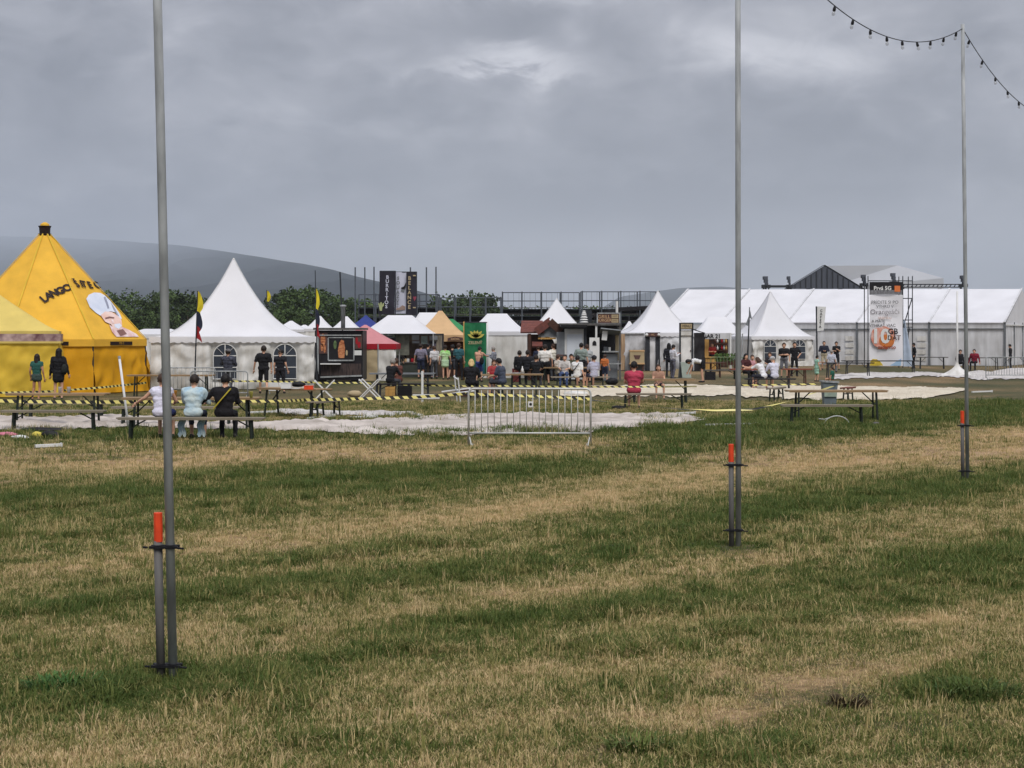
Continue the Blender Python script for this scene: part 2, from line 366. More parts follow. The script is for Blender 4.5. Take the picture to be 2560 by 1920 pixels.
# ------------------------------------------------------------------ wooded mountain, its top far back in the murk
M_hill = mat('forested_hillside', (14, 26, 38), .95, 0, .010, rgb2=(30, 44, 50), bump=0)  # dark forest with the blue of distance haze mixed into its colour
def hillmesh(name, ridge, zb, zr, label, back=1.1):
    b = MB(); lx = [p[0] for p in ridge]; ly = [p[1] for p in ridge]; zz = [p[2] for p in ridge]
    nu, nv = 90, 34
    def fn(u, v):
        px = lx[0] + (lx[-1] - lx[0]) * u
        y = np.interp(px, lx, ly); zrr = np.interp(px, lx, zz)
        if v < .8:
            t = v / .8; z = zb + (zrr - zb) * t ** 2.4; k = t * z / zrr
        else:
            t = (v - .8) / .2; z = zrr * (1 + (back - 1) * t); k = 1 - t
        X = (px - CX) * z / F
        top = (HY - y) * zrr / F + EYE
        n1 = noise.fractal(Vector((X / 420, z / 420, 3)), 1, 2, 5); n2 = noise.fractal(Vector((X / 60, z / 60, 9)), 1, 2, 3)
        return (X, z, max(-2, top * k + (n1 * 40 + n2 * 7) * math.sin(math.pi * min(1, max(0, k))) * min(1, top / 150) - 2))
    b.grid(fn, nu, nv)
    return tag(b.build(name, M_hill, None, True), label, 'mountain', kind='structure')
hillmesh('mountain', [(-900, 640, 23000), (-300, 592, 23000), (0, 588, 23000), (150, 592, 22000), (300, 600, 19000), (450, 611, 14000), (560, 626, 9500), (650, 640, 7000), (800, 664, 5200), (900, 690, 4200), (980, 708, 4000), (1060, 728, 3800), (1150, 760, 3600), (1300, 800, 3500), (1500, 836, 3400)], 2300, 7000, 'wooded mountain fading into low cloud behind the tents')
hillmesh('far_hill', [(1400, 836, 9500), (1550, 740, 9800), (1700, 718, 10000), (1800, 714, 10000), (1900, 722, 10000), (2300, 745, 10000), (2700, 760, 10000)], 7000, 9800, 'faint far hill on the horizon behind the marquee')

# ------------------------------------------------------------------ trees of the wood line
M_leaf = mat('tree_leaves', (34, 48, 24), .8, 0, .35, rgb2=(78, 98, 48), det=3)
_n = M_leaf.node_tree; _o = _n.nodes.new('ShaderNodeObjectInfo'); _h = _n.nodes.new('ShaderNodeHueSaturation'); _b = [q for q in _n.nodes if q.type == 'BSDF_PRINCIPLED'][0]
_m = _n.nodes.new('ShaderNodeMapRange'); _m.inputs[3].default_value = .6; _m.inputs[4].default_value = 1.5; _n.links.new(_o.outputs['Random'], _m.inputs[0]); _n.links.new(_m.outputs[0], _h.inputs['Value'])
_n.links.new(_b.inputs['Base Color'].links[0].from_socket, _h.inputs['Color']); _n.links.new(_h.outputs[0], _b.inputs['Base Color'])
M_bark = mat('tree_bark', (70, 60, 50), .9, .2, 3)
def make_tree(seed, h, w, lobes):
    rnd = random.Random(seed); tr = MB()
    tr.tube([(0, 0, -.3), (rnd.uniform(-.2, .2), 0, h * .3), (rnd.uniform(-.4, .4), .1, h * .7)], [.34, .25, .08], 7)
    for i in range(5):
        a = rnd.uniform(0, 6.28); z0 = h * rnd.uniform(.28, .5)
        tr.tube([(0, 0, z0), (math.cos(a) * w * .2, math.sin(a) * w * .2, z0 + h * .12), (math.cos(a) * w * .38, math.sin(a) * w * .38, z0 + h * .2)], [.13, .09, .03], 5)
    vs, fs = [], []; clumps = []
    for i in range(lobes):
        a = rnd.uniform(0, 6.28); r = w * .5 * math.sqrt(rnd.random()); z = h * rnd.uniform(.3, .93)
        env = math.sin(math.pi * min(1, max(.05, (z / h - .12) / .95))) ** .6
        clumps.append((math.cos(a) * r * env, math.sin(a) * r * env, z, w * rnd.uniform(.09, .19)))
    for (cx_, cy_, cz, cr) in clumps:
        for k in range(46):
            d = Vector((rnd.gauss(0, 1), rnd.gauss(0, 1), rnd.gauss(0, .8))).normalized() * cr * rnd.uniform(.55, 1.05)
            p = Vector((cx_, cy_, cz)) + d; s = rnd.uniform(.16, .34) * (h / 12)
            q = Vector((rnd.gauss(0, 1), rnd.gauss(0, 1), rnd.gauss(.6, 1))).normalized()
            t = q.orthogonal().normalized(); t = Matrix.Rotation(rnd.uniform(0, 6.28), 3, q) @ t; bt = q.cross(t)
            o = len(vs); vs += [p - t * s - bt * s * .6, p + t * s - bt * s * .7, p + t * s * .8 + bt * s, p - t * s * .9 + bt * s * .7]
            fs.append((o, o + 1, o + 2, o + 3))
    cm = MB(); cm.add(vs, fs)
    return [('trunk', tr.mesh('trunk', M_bark, True), []), ('crown', cm.mesh('crown', M_leaf), [])]
TREES = [(11, 12, 10, 46), (12, 14, 9, 44), (13, 10, 11, 46), (14, 13, 8, 40), (15, 9, 9, 38)]
wood = []
def wood_tree(x, ytop, z, k, label='low dark tree in the undergrowth at the foot of the wood line', group='undergrowth trees of the wood line'):
    h = hz(ytop, z); t = TREES[k]
    o = thing('broadleaf_tree', label, 'tree', (sx(x, z), z, 0), random.uniform(0, 6.28), group)
    sc = h / t[1]; o.scale = (sc * random.uniform(.95, 1.25), sc * random.uniform(.95, 1.25), sc)
    parts(('tree', k), lambda: make_tree(*t), o)
rt = random.Random(5)
ORD = 'first second third fourth fifth sixth seventh eighth ninth tenth eleventh twelfth thirteenth fourteenth fifteenth sixteenth'.split()
for i, (x, yt) in enumerate(((285, 728), (330, 742), (372, 748), (402, 730), (440, 722), (470, 735), (505, 745), (612, 762), (650, 752), (690, 738), (722, 726), (752, 718), (790, 722), (826, 735), (862, 750), (900, 744), (1100, 752), (1135, 735), (1160, 748), (1192, 730), (1215, 738), (1250, 766), (1290, 770), (1335, 774), (1380, 770), (1430, 776), (1470, 764), (1500, 770), (1545, 772), (1590, 774), (1625, 778))):
    lab = ORD[i] + ' tall tree from the left in the wood line' if i < 16 else ORD[i - 16] + ' tall tree right of the vertical banners in the wood line'
    wood_tree(x, yt, rt.uniform(330, 420), rt.randrange(5), lab, 'tall trees of the wood line')
for i in range(30):
    x = rt.uniform(260, 1640); wood_tree(x, rt.uniform(768, 790), rt.uniform(290, 325), rt.randrange(5))

# ------------------------------------------------------------------ damp air
hb = MB(); hb.box((0, 12600, 770), (44000, 29000, 1544))
M_haze = bpy.data.materials.new('damp_air'); M_haze.use_nodes = True
hn = M_haze.node_tree.nodes; hn.clear(); ho = hn.new('ShaderNodeOutputMaterial'); hv = hn.new('ShaderNodeVolumePrincipled')
hv.inputs['Color'].default_value = (.80, .88, .99, 1); hv.inputs['Density'].default_value = .00008; hv.inputs['Anisotropy'].default_value = 0.0
M_haze.node_tree.links.new(hv.outputs[0], ho.inputs['Volume'])
tag(hb.build('haze', M_haze), 'damp grey air in front of the mountain', 'haze', kind='stuff')

# ------------------------------------------------------------------ tents
def fold(u, v, seed, k=1.0):      # hanging folds of a cloth wall: diagonal near the top corners, loose below
    a = noise.noise(Vector((u * 7 + v * 2.2, v * 1.2, seed))) ; b = noise.noise(Vector((u * 13 - v * 3.0, v * 1.5, seed + 9)))
    c = noise.noise(Vector((u * 3, v * 4, seed + 21)))
    d = abs(noise.noise(Vector((u * 9 + (v - .5) * 9 * (1 if noise.noise(Vector((u * 2, 0, seed))) > 0 else -1), v * 2, seed + 31))))
    return k * (.07 * a + .05 * b + .05 * c + .07 * d)
def wallsheet(p0, p1, z0, z1, seed, amp=1.0, nu=30, nv=12, out=(0, -1, 0), flats=(), flare=0.0):
    p0, p1 = Vector(p0), Vector(p1); o = Vector(out); L = (p1 - p0).length; b = MB()
    def fn(u, v):
        d = fold(u * L / 3, v, seed, amp) * min(1, 2.2 * (1 - v) + .04) - .03 * (v > .8)
        for (fu, fv, ru, rv) in flats:
            if abs(u * L - fu) < ru and abs(v * (z1 - z0) + z0 - fv) < rv: d = -.10 + d * .1
        p = p0.lerp(p1, u) + o * (d + flare * (1 - v) ** 2); return (p.x, p.y, z0 + (z1 - z0) * v)
    return b.grid(fn, nu, nv)
def hiproof(W, D, eave, peak, rl, p, nr=14, ns=8, rd=0.0):
    b = MB(); vs = []; n = ns * 4
    for k in range(nr + 1):
        r = 1 - k / nr
        hx, hy = rl / 2 + (W / 2 - rl / 2) * r, rd / 2 + (D / 2 - rd / 2) * r; z = eave + (peak - eave) * (1 - r) ** p
        cs = [(-hx, -hy), (hx, -hy), (hx, hy), (-hx, hy)]
        for q in range(4):
            a, c = cs[q], cs[(q + 1) % 4]
            for j in range(ns):
                t = j / ns; sag = -.05 * (peak - eave) * math.sin(math.pi * t) * math.sin(math.pi * min(1, max(0, r))) * .6
                vs.append((a[0] + (c[0] - a[0]) * t, a[1] + (c[1] - a[1]) * t, z + sag + .022 * r * math.sin(j * 2.4 + q * 1.3) * (peak - eave) * .5 * min(1, 6 * (1 - r))))
    fs = [(k * n + j, k * n + (j + 1) % n, (k + 1) * n + (j + 1) % n, (k + 1) * n + j) for k in range(nr) for j in range(n)]
    b.add(vs, fs); return b
def valance(W, D, z, h, scallop=0, off=.03, sides=(0, 1, 2, 3), mi=0):
    b = MB(); cs = [(-W / 2 - off, -D / 2 - off), (W / 2 + off, -D / 2 - off), (W / 2 + off, D / 2 + off), (-W / 2 - off, D / 2 + off)]
    for q in sides:
        a, c = Vector((*cs[q], 0)), Vector((*cs[(q + 1) % 4], 0)); L = (c - a).length; n = max(6, int(L / .09)) if scallop else 10
        def fn(u, v, a=a, c=c, L=L):
            p = a.lerp(c, u); low = h - (abs(math.sin(u * L / .32 * math.pi)) * -scallop + scallop if scallop else 0)
            return (p.x, p.y, z - low * (1 - v))
        b.grid(fn, n, 1, mi)
    return b
def arch_window(root, x, z0, w, h, y):
    pane = MB(); n = 12; sp = h - w / 2
    pts = [(x - w / 2, z0), (x + w / 2, z0)] + [(x + w / 2 * math.cos(math.pi * i / n), z0 + sp + w / 2 * math.sin(math.pi * i / n)) for i in range(n + 1)]
    pane.prism(pts, y - .012, y)
    win = pane.build('window', M_win, root)
    def mull(f): q = MB(); f(q); q.build('mullion', M_white, win)
    yy = y - .02
    mull(lambda q: q.box((x, yy, z0 + sp), (w, .016, .035)))
    mull(lambda q: q.box((x, yy - .002, z0 + h - w / 4), (.035, .016, w / 2)))
    for a in (-1, 1): mull(lambda q: q.bar((x, yy - .004, z0 + sp), (x + a * w / 2 * .7, yy - .004, z0 + sp + w / 2 * .7), .03, .012))
    mull(lambda q: q.box((x, yy - .002, z0 + sp * .5), (w, .016, .03)))
    fr = MB(); ring = [(p[0], yy + .004, p[1]) for p in pts] + [(pts[0][0], yy + .004, pts[0][1])]
    fr.tube(ring, .02, 5); fr.build('frame', M_white, win)
def posts(root, W, D, h, m=None, r=.03, name='post'):
    for a in (-1, 1):
        for c in (-1, 1):
            b = MB(); b.box((a * (W / 2 - .05), c * (D / 2 - .05), h / 2), (r * 2, r * 2, h)); b.build(name, m or M_galv, root)
def pagoda(label, x, zf, W, D, eave, peak, p, yaw=0, windows=(), seed=1, walls='FLR', wm=None, group=None, cat='tent'):
    c = Vector((sx(x, zf), zf, 0)); rot = Matrix.Rotation(yaw, 3, 'Z')
    root = thing('pagoda_tent', label, cat, c + rot @ Vector((0, D / 2, 0)), yaw, group)
    rf = hiproof(W + .1, D + .1, eave, peak, .06, p, 18, 8, .06).build('roof', M_pvc, root, True)
    for a in (-1, 1):
        for c_ in (-1, 1):
            q = MB(); q.tube([(a * ((W + .1) / 2 * (1 - k / 12) + .03 * k / 12), c_ * ((D + .1) / 2 * (1 - k / 12) + .03 * k / 12), eave + (peak - eave) * (k / 12) ** p + .012) for k in range(13)], .016, 4); q.build('seam', M_pvcg, rf)
    t = MB(); t.lathe([(.05, peak - .1), (.05, peak + .02), (.0, peak + .06)], 8); t.build('finial', M_white, rf)
    valance(W + .1, D + .1, eave + .01, .26, .06).build('valance', M_pvc, root, True)
    posts(root, W, D, eave)
    b = MB(); b.box((0, D / 2 - .05, eave / 2), (W - .1, .02, eave - .1)); b.build('back_wall', wm or M_pvcw, root)
    fl = [(wx + W / 2, wz + wh / 2, ww / 2 + .12, wh / 2 + .12) for wx, wz, ww, wh in windows]
    if 'F' in walls: wallsheet((-W / 2, -D / 2, 0), (W / 2, -D / 2, 0), .02, eave - .02, seed, 2.2, 60, 20, (0, -1, 0), fl).build('wall', wm or M_pvcw, root, True)
    if 'L' in walls: wallsheet((-W / 2, D / 2, 0), (-W / 2, -D / 2, 0), .02, eave - .02, seed + 3, 1.0, 24, 10, (-1, 0, 0)).build('wall', wm or M_pvcw, root, True)
    if 'R' in walls: wallsheet((W / 2, -D / 2, 0), (W / 2, D / 2, 0), .02, eave - .02, seed + 5, 1.0, 24, 10, (1, 0, 0)).build('wall', wm or M_pvcw, root, True)
    for wx, wz, ww, wh in windows: arch_window(root, wx, wz, ww, wh, -D / 2 - .01)
    return root
def popup(label, x, zf, W, D, eave, peak, rl=0, roof=None, val=None, vh=.22, p=1.25, yaw=0, walls='', wm=None, seed=1, scallop=0, name='market_tent', group=None, rd=0.0):
    c = Vector((sx(x, zf), zf, 0)); rot = Matrix.Rotation(yaw, 3, 'Z')
    root = thing(name, label, 'tent', c + rot @ Vector((0, D / 2, 0)), yaw, group)
    hiproof(W, D, eave, peak, rl, p, 8, 6, rd).build('roof', roof or M_pvc, root, True)
    if vh: valance(W, D, eave + .01, vh, scallop, .012).build('valance', val or roof or M_pvc, root)
    posts(root, W, D, eave)
    wm = wm or M_pvcw
    if 'F' in walls: wallsheet((-W / 2, -D / 2, 0), (W / 2, -D / 2, 0), .02, eave - .02, seed, .9, 30, 10).build('wall', wm, root, True)
    if 'L' in walls: wallsheet((-W / 2, D / 2, 0), (-W / 2, -D / 2, 0), .02, eave - .02, seed + 3, .9, 20, 8, (-1, 0, 0)).build('wall', wm, root, True)
    if 'R' in walls: wallsheet((W / 2, -D / 2, 0), (W / 2, D / 2, 0), .02, eave - .02, seed + 5, .9, 20, 8, (1, 0, 0)).build('wall', wm, root, True)
    if 'B' in walls: wallsheet((W / 2, D / 2, 0), (-W / 2, D / 2, 0), .02, eave - .02, seed + 7, .9, 20, 8, (0, 1, 0)).build('wall', wm, root, True)
    return root

# --- big yellow octagonal tent with its print
OC = Vector((sx(112, 61.35), 61.35, 0)); OR, OE, OA, OT = 3.92, 2.0, 5.98, .22
oct_ = thing('octagonal_tent', 'big bright yellow octagonal tent with a pointed roof and black lettering', 'tent', OC)
OV = [(R(-3 + 45 * k)) for k in range(8)]
def ovx(a, r, z): return Vector((r * math.sin(a), -r * math.cos(a), z))
OPL = []
for k in range(8):
    a0, a1 = OV[k], OV[(k + 1) % 8]
    A, B, C_, D_ = ovx(a0, OR, OE), ovx(a1, OR, OE), ovx(a1, OT, OA), ovx(a0, OT, OA)
    OPL.append((A, (B - A).cross(D_ - A).normalized()))
    b = MB()
    def fn(u, v, A=A, B=B, C_=C_, D_=D_, k=k):
        p = A.lerp(B, u).lerp(D_.lerp(C_, u), v); n = OPL[k][1]; e = math.sin(math.pi * u) * math.sin(math.pi * v)
        return p + n * e * (-.025 + .025 * noise.noise(Vector((u * 2 + v * 1.5, v * 9, k * 3.1))) + .02 * noise.noise(Vector((u * 5, v * 24, k * 1.7))))
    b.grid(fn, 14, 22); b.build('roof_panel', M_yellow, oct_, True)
    q = MB(); q.grid(lambda u, v, A=A, B=B: A.lerp(B, u) * (1.012) + Vector((0, 0, -.26 + .26 * v - OE * .012)), 4, 1); q.build('valance', M_yellow, oct_)
    w0, w1 = ovx(a0, OR, 0), ovx(a1, OR, 0); o = ((w0 + w1) / 2).normalized()
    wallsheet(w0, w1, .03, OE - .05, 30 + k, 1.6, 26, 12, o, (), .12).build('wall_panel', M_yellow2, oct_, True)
    r_ = MB(); r_.bar(A * 1.006, D_ * 1.006 + Vector((0, 0, .01)), .05, .02); r_.build('seam', M_yelwall, oct_)
    pz = MB(); pz.tube([w0 * .995, A * .995], .035, 6); pz.build('post', M_dark, oct_)
cap = MB(); cap.lathe([(.23, OA - .03), (.25, OA + .06), (.20, OA + .08), (.21, OA + .28), (.25, OA + .36)], 8, a0=R(20)); cp = cap.build('chimney_cap', M_ink, oct_)
cq = MB(); cq.lathe([(.19, OA + .33), (.17, OA + .43), (.05, OA + .5)], 8); cq.build('cap_lining', M_yellow, cp)
def on_oct(px, py, lift=.012):
    d = Vector(((px - CX) / F, 1, -(py - HY) / F)); o = Vector((0, 0, EYE)) - OC; best = None
    for k in (0, 1, 7, 2):
        A, n = OPL[k]
        if n.dot(d) >= 0: continue
        t = (A - o).dot(n) / d.dot(n); p = o + d * t; a = math.atan2(p.x, -p.y); a0 = OV[k] if OV[k] < math.pi else OV[k] - 2 * math.pi
        if a0 - 1e-3 <= a <= a0 + R(45) + 1e-3: best = (p + n * lift, n, k); break
    return best
for ch, x, y, tl in (('L', 110, 749, 36), ('A', 122, 741, 28), ('N', 135, 734, 24), ('G', 151, 728, 20), ('O', 168, 721, 16), ('Š', 191, 711, 4), ('I', 203, 711, -12), ('T', 209, 712, -12), ('E', 224, 714, -8), ('C', 241, 714, -6)):
    h = on_oct(x, y, .032)
    if not h: continue
    p, n, k = h; up = (Vector((0, 0, 1)) - n * n.z).normalized(); xx = up.cross(n).normalized()
    Mx = Matrix((xx.to_4d(), up.to_4d(), n.to_4d(), (0, 0, 0, 1))).transposed(); Mx[3][3] = 1
    for i in range(3): Mx[i][3] = p[i]; Mx[3][i] = 0
    text(oct_, ch, .41, None, m=M_ink, name='letter', M=Mx @ Matrix.Rotation(R(tl), 4, 'Z') @ Matrix.Diagonal((1.0, 1.12, 1, 1)), bold=.045)
def oct_print(name, pts, m, lift, parent=oct_):
    b = MB(); hs = [on_oct(x, y, lift) for x, y in pts]
    if any(h is None for h in hs): hs = [h for h in hs if h]
    b.add([h[0] for h in hs], [tuple(range(len(hs)))]); return b.build(name, m, parent)
hat = oct_print('printed_hat', [(215, 748), (221, 738), (234, 732), (250, 733), (262, 740), (276, 754), (288, 770), (299, 786), (304, 798), (296, 798), (288, 782), (276, 779), (262, 782), (250, 790), (238, 782), (224, 769)], M_cap, .022)
oct_print('printed_face', [(250, 789), (262, 780), (278, 781), (292, 790), (302, 800), (304, 818), (296, 826), (284, 824), (276, 812), (262, 806)], M_skinp, .034)
oct_print('printed_shirt', [(272, 812), (288, 824), (304, 818), (322, 826), (340, 836), (346, 843), (290, 843), (280, 832)], M_shirtp, .028)
oct_print('printed_beard', [(284, 812), (298, 810), (303, 816), (296, 824), (286, 820)], M_cap, .040)
M_fold = mat('printed_grey_fold', (150, 154, 172), .7, .15, 4); M_eye = mat('printed_brow', (128, 92, 86), .7, .15, 6)
oct_print('printed_fold', [(262, 742), (268, 756), (272, 772), (268, 773), (263, 758), (258, 745)], M_fold, .03)
oct_print('printed_fold', [(276, 757), (286, 772), (297, 792), (292, 790), (282, 774)], M_fold, .03)
oct_print('printed_brow', [(261, 796), (272, 793), (284, 795), (284, 798), (272, 797), (262, 800)], M_eye, .046)
oct_print('printed_nose', [(276, 800), (281, 801), (284, 810), (278, 810)], M_shirtp, .046)
oct_print('printed_collar', [(290, 828), (306, 824), (316, 836), (300, 842)], M_eye, .036)
for xx_, s_ in ((198, 'LANGOSE'), (330, 'ITE C')):
    p = on_oct(xx_ if xx_ < 290 else 325, 847.5, .0)
    k = 0 if xx_ < 250 else 1
    a = (OV[k] + OV[k + 1]) / 2; rr = OR * math.cos(R(22.5)) * 1.012 + .02
    b = MB(); b.box((0, 0, 0), (1.25, .012, .13), M=Matrix.Translation((rr * math.sin(a), -rr * math.cos(a), OE - .15)) @ Matrix.Rotation(a, 4, 'Z')); sg = b.build('name_strip', M_ink, oct_)
    text(sg, s_, .12, None, m=M_yellow, M=Matrix.Translation(((rr + .012) * math.sin(a), -(rr + .012) * math.cos(a), OE - .15)) @ Matrix.Rotation(a, 4, 'Z') @ Matrix.Rotation(R(90), 4, 'X'))
# --- smaller faded yellow tent in front of it
zf = zy(994)
sy = popup('small faded yellow tent with a brown picture strip, in front of the big yellow tent', -24, zf, 4.52, 4.2, hz(828, zf), hz(728, zf + 2.1), 0, M_paleyel, M_paleyel, .10, 1.2, R(14), '', seed=4)
for sgn, nm in ((0, 'F'), (1, 'R')):
    a, c, o = ((-2.26, -2.1, 0), (2.26, -2.1, 0), (0, -1, 0)) if sgn == 0 else ((2.26, -2.1, 0), (2.26, 2.1, 0), (1, 0, 0))
    wallsheet(a, c, .02, hz(828, zf) - .05, 61 + sgn * 5, 1.7, 50, 18, o, (), .06).build('wall', M_yelwall, sy, True)
M_strip = mat('brown_picture_strip', (112, 78, 84), .8, 0, 3.5, rgb2=(206, 178, 170), det=6)
e = hz(828, zf)
valance(4.52, 4.2, e - .09, .26, 0, .07, (0, 1)).build('picture_strip', M_strip, sy)
valance(4.52, 4.2, e - .35, .07, 0, .08, (0, 1)).build('lower_hem', M_paleyel, sy)

# --- white pagodas
zf = zy(974)
pagoda('large white pagoda tent with a tall spire and two arched windows, beside the yellow tents', 583, zf, 6.35, 5.6, hz(842, zf), hz(648, zf + 2.8), 2.05, R(9.5), [(sx(563, zf) - sx(583, zf), .42, .92, 1.38), (sx(711, zf) - sx(583, zf), .42, .92, 1.38)], 2)
popup('plain white tent half hidden between yellow tent and large pagoda', 378, 82, 3.2, 3, hz(836, 82), hz(822, 83), 1.4, walls='FLR', seed=12)
pagoda('slim white pagoda spire rising behind the tiled wooden hut', 1394, 96, 3.7, 3.7, hz(832, 96), hz(748, 98), 1.35, 0, (), 5)
zf = zy(927)
pgr = pagoda('white pagoda tent with clear plastic front behind the dark doorways', 1660, zf, 4.9, 4.6, hz(832, zf), hz(728, zf + 2.3), 1.95, R(4), (), 7, 'FLR', M_pvcg)
zf = zy(916)
pagoda('small white pagoda tent with two arched windows in front of the long marquee', 1957, zf, 4.6, 4.4, hz(841, zf), hz(730, zf + 2.2), 1.65, R(14), [(-.95, .5, .9, 1.35), (1.25, .5, .9, 1.35)], 9)
# --- pop-up tents of the row
for x, y, z, w, pk, lab in ((795, 822, 122, 2.1, 790, 'left one of two white pyramid roofs behind the kebab trailer'), (862, 822, 122, 2.2, 791, 'white pyramid roof behind the trailer chimney pipe'), (722, 824, 126, 2.6, 802, 'low white tent roof behind the right side of the large pagoda'), (758, 824, 128, 1.6, 812, 'lowest small white roof just left of the tricolour flag pole')):
    popup(lab, x, z, w, w, hz(y, z), hz(pk, z + w / 2), .2, walls='FLR', seed=x)
popup('blue pyramid tent peeking out behind the white roofs', 911, 126, 2.6, 2.6, hz(818, 126), hz(788, 127.3), .1, M_tblue, walls='F', wm=M_tblue)
zf = 75.2
rw = popup('faded pink roofed tent with a red valance beside the kebab trailer', 906, zf, 3.16, 3.0, hz(860, zf), hz(812, zf + 1.5), .1, M_pink, M_red, .26, 1.15, seed=3)
e = hz(860, zf)
wallsheet((-1.58, -1.5, 0), (.72, -1.5, 0), .02, e - .2, 77, 1.5, 18, 10).build('cream_wall', M_cream, rw, True)
wallsheet((.76, -1.5, 0), (1.58, -1.5, 0), .02, e - .2, 79, 1.2, 14, 10).build('white_wall', M_pvcw, rw, True)
b = MB(); b.box((.74, -1.52, e / 2), (.05, .05, e)); b.build('post', M_galv, rw)
zf = 81
wc = popup('white hipped canopy over the open snack stall with pictures', 993, zf, 3.75, 4.0, hz(834, zf), hz(788, zf + 2), 1.25, M_pvc, M_pvc, .0, 1.1, seed=6)
popup('white tent roof squeezed between the snack canopy and the tan tent', 1072, 98, 2.9, 2.6, hz(824, 98), hz(781, 99), 1.3, walls='F', seed=16)
popup('green roofed tent behind the tan tent', 1126, 92, 2.3, 2.6, hz(826, 92), hz(797, 93), .2, M_tgreen, walls='F', wm=M_tgreen)
zf = 83
tn = popup('tan tent with an open wooden bar under its valance', 1098, zf, 2.75, 3.0, hz(838, zf), hz(777, zf + 1.5), .2, M_tan, M_tan, .34, 1.35, seed=8)
popup('white tent with closed walls beside the green banner', 1242, zy(946), 3.25, 3.2, hz(829, zy(946)), hz(784, zy(946) + 1.6), 1.0, M_pvc, M_pvc, .2, 1.45, 0, 'FLR', seed=10)
popup('tiny white roof left of the plastic fronted pagoda', 1575, 108, 1.25, 1.2, hz(830, 108), hz(803, 108.6), .1, walls='FL', seed=19)
popup('white roof over the bottle bar right of the dark doorways', 1800, 99, 2.9, 2.8, hz(834, 99), hz(792, 100.4), 1.2, M_pvc, M_pvc, .0, 1.2, seed=21, walls='')

# --- long marquee, turned a little, five bays
zr = 112.0; MYAW = R(-28); NB, BAY, HALF = 5, 5.25, 6.4
mq = thing('marquee', 'long white marquee with grey wall panels closing the right side', 'tent', (sx(2512, zr), zr, 0), MYAW)
me_, mr_ = hz(805, zr), hz(721, zr + 5.7)
for k in range(NB):
    x1, x0 = -k * BAY, -(k + 1) * BAY
    for s0, y0, y1 in ((0, -.15, HALF), (1, 2 * HALF + .15, HALF)):
        b = MB()
        def fn(u, v, x0=x0, x1=x1, y0=y0, y1=y1, k=k):
            return (x0 + .06 + (x1 - x0 - .12) * u, y0 + (y1 - y0) * v, me_ - .04 + (mr_ - me_) * v - (x0 + (x1 - x0) * u) * (.004 + .008 * v) - .10 * math.sin(math.pi * u) * math.sin(math.pi * v))
        b.grid(fn, 8, 8); b.build('roof_panel', M_pvc, mq, True)
    wallsheet((x0 + .08, 0, 0), (x1 - .08, 0, 0), .03, me_ - .46, 90 + k, .8, 26, 10).build('wall_panel', M_pvcg, mq, True)
    b = MB(); b.box(((x0 + x1) / 2, -.03, me_ - .26), (BAY - .12, .03, .36)); b.build('eave_strip', M_pvcg, mq)
    b = MB(); b.box(((x0 + x1) / 2, -.05, me_ - .48), (BAY - .10, .05, .07)); b.build('eave_beam', M_steel, mq)
for k in range(NB + 1):
    b = MB(); b.box((-k * BAY, -.02, me_ / 2), (.14, .14, me_)); b.build('upright', M_steel, mq)
    b = MB(); b.bar((-k * BAY, -.17, me_ - .02 + k * BAY * .004), (-k * BAY, HALF, mr_ + .02 + k * BAY * .012), .13, .05); b.build('rafter', M_pvcg, mq)
b = MB(); b.add([(.03, 0, me_ - .2), (.03, 2 * HALF, me_ - .2), (.03, HALF, mr_ - .1)], [(0, 1, 2)]); b.build('gable', M_pvc, mq)
wallsheet((.02, 0, 0), (.02, 2 * HALF, 0), .03, me_ - .22, 120, .8, 26, 10, (1, 0, 0)).build('gable_wall', M_pvcg, mq, True)
b = MB(); b.box((.06, HALF, me_ - .2), (.05, 2 * HALF, .09)); b.build('gable_beam', M_white, mq)
for f_ in (.25, .5, .75):
    b = MB(); b.box((.05, 2 * HALF * f_, me_ / 2), (.08, .08, me_)); b.build('gable_post', M_steel, mq)
for k in (1, 2):        # small clear vent windows in the wall
    for r_ in range(4):
        b = MB(); b.box((-k * BAY - .55, -.075, .5 + r_ * .48), (.62, .012, .34)); b.build('vent_window', M_pvcw, mq)

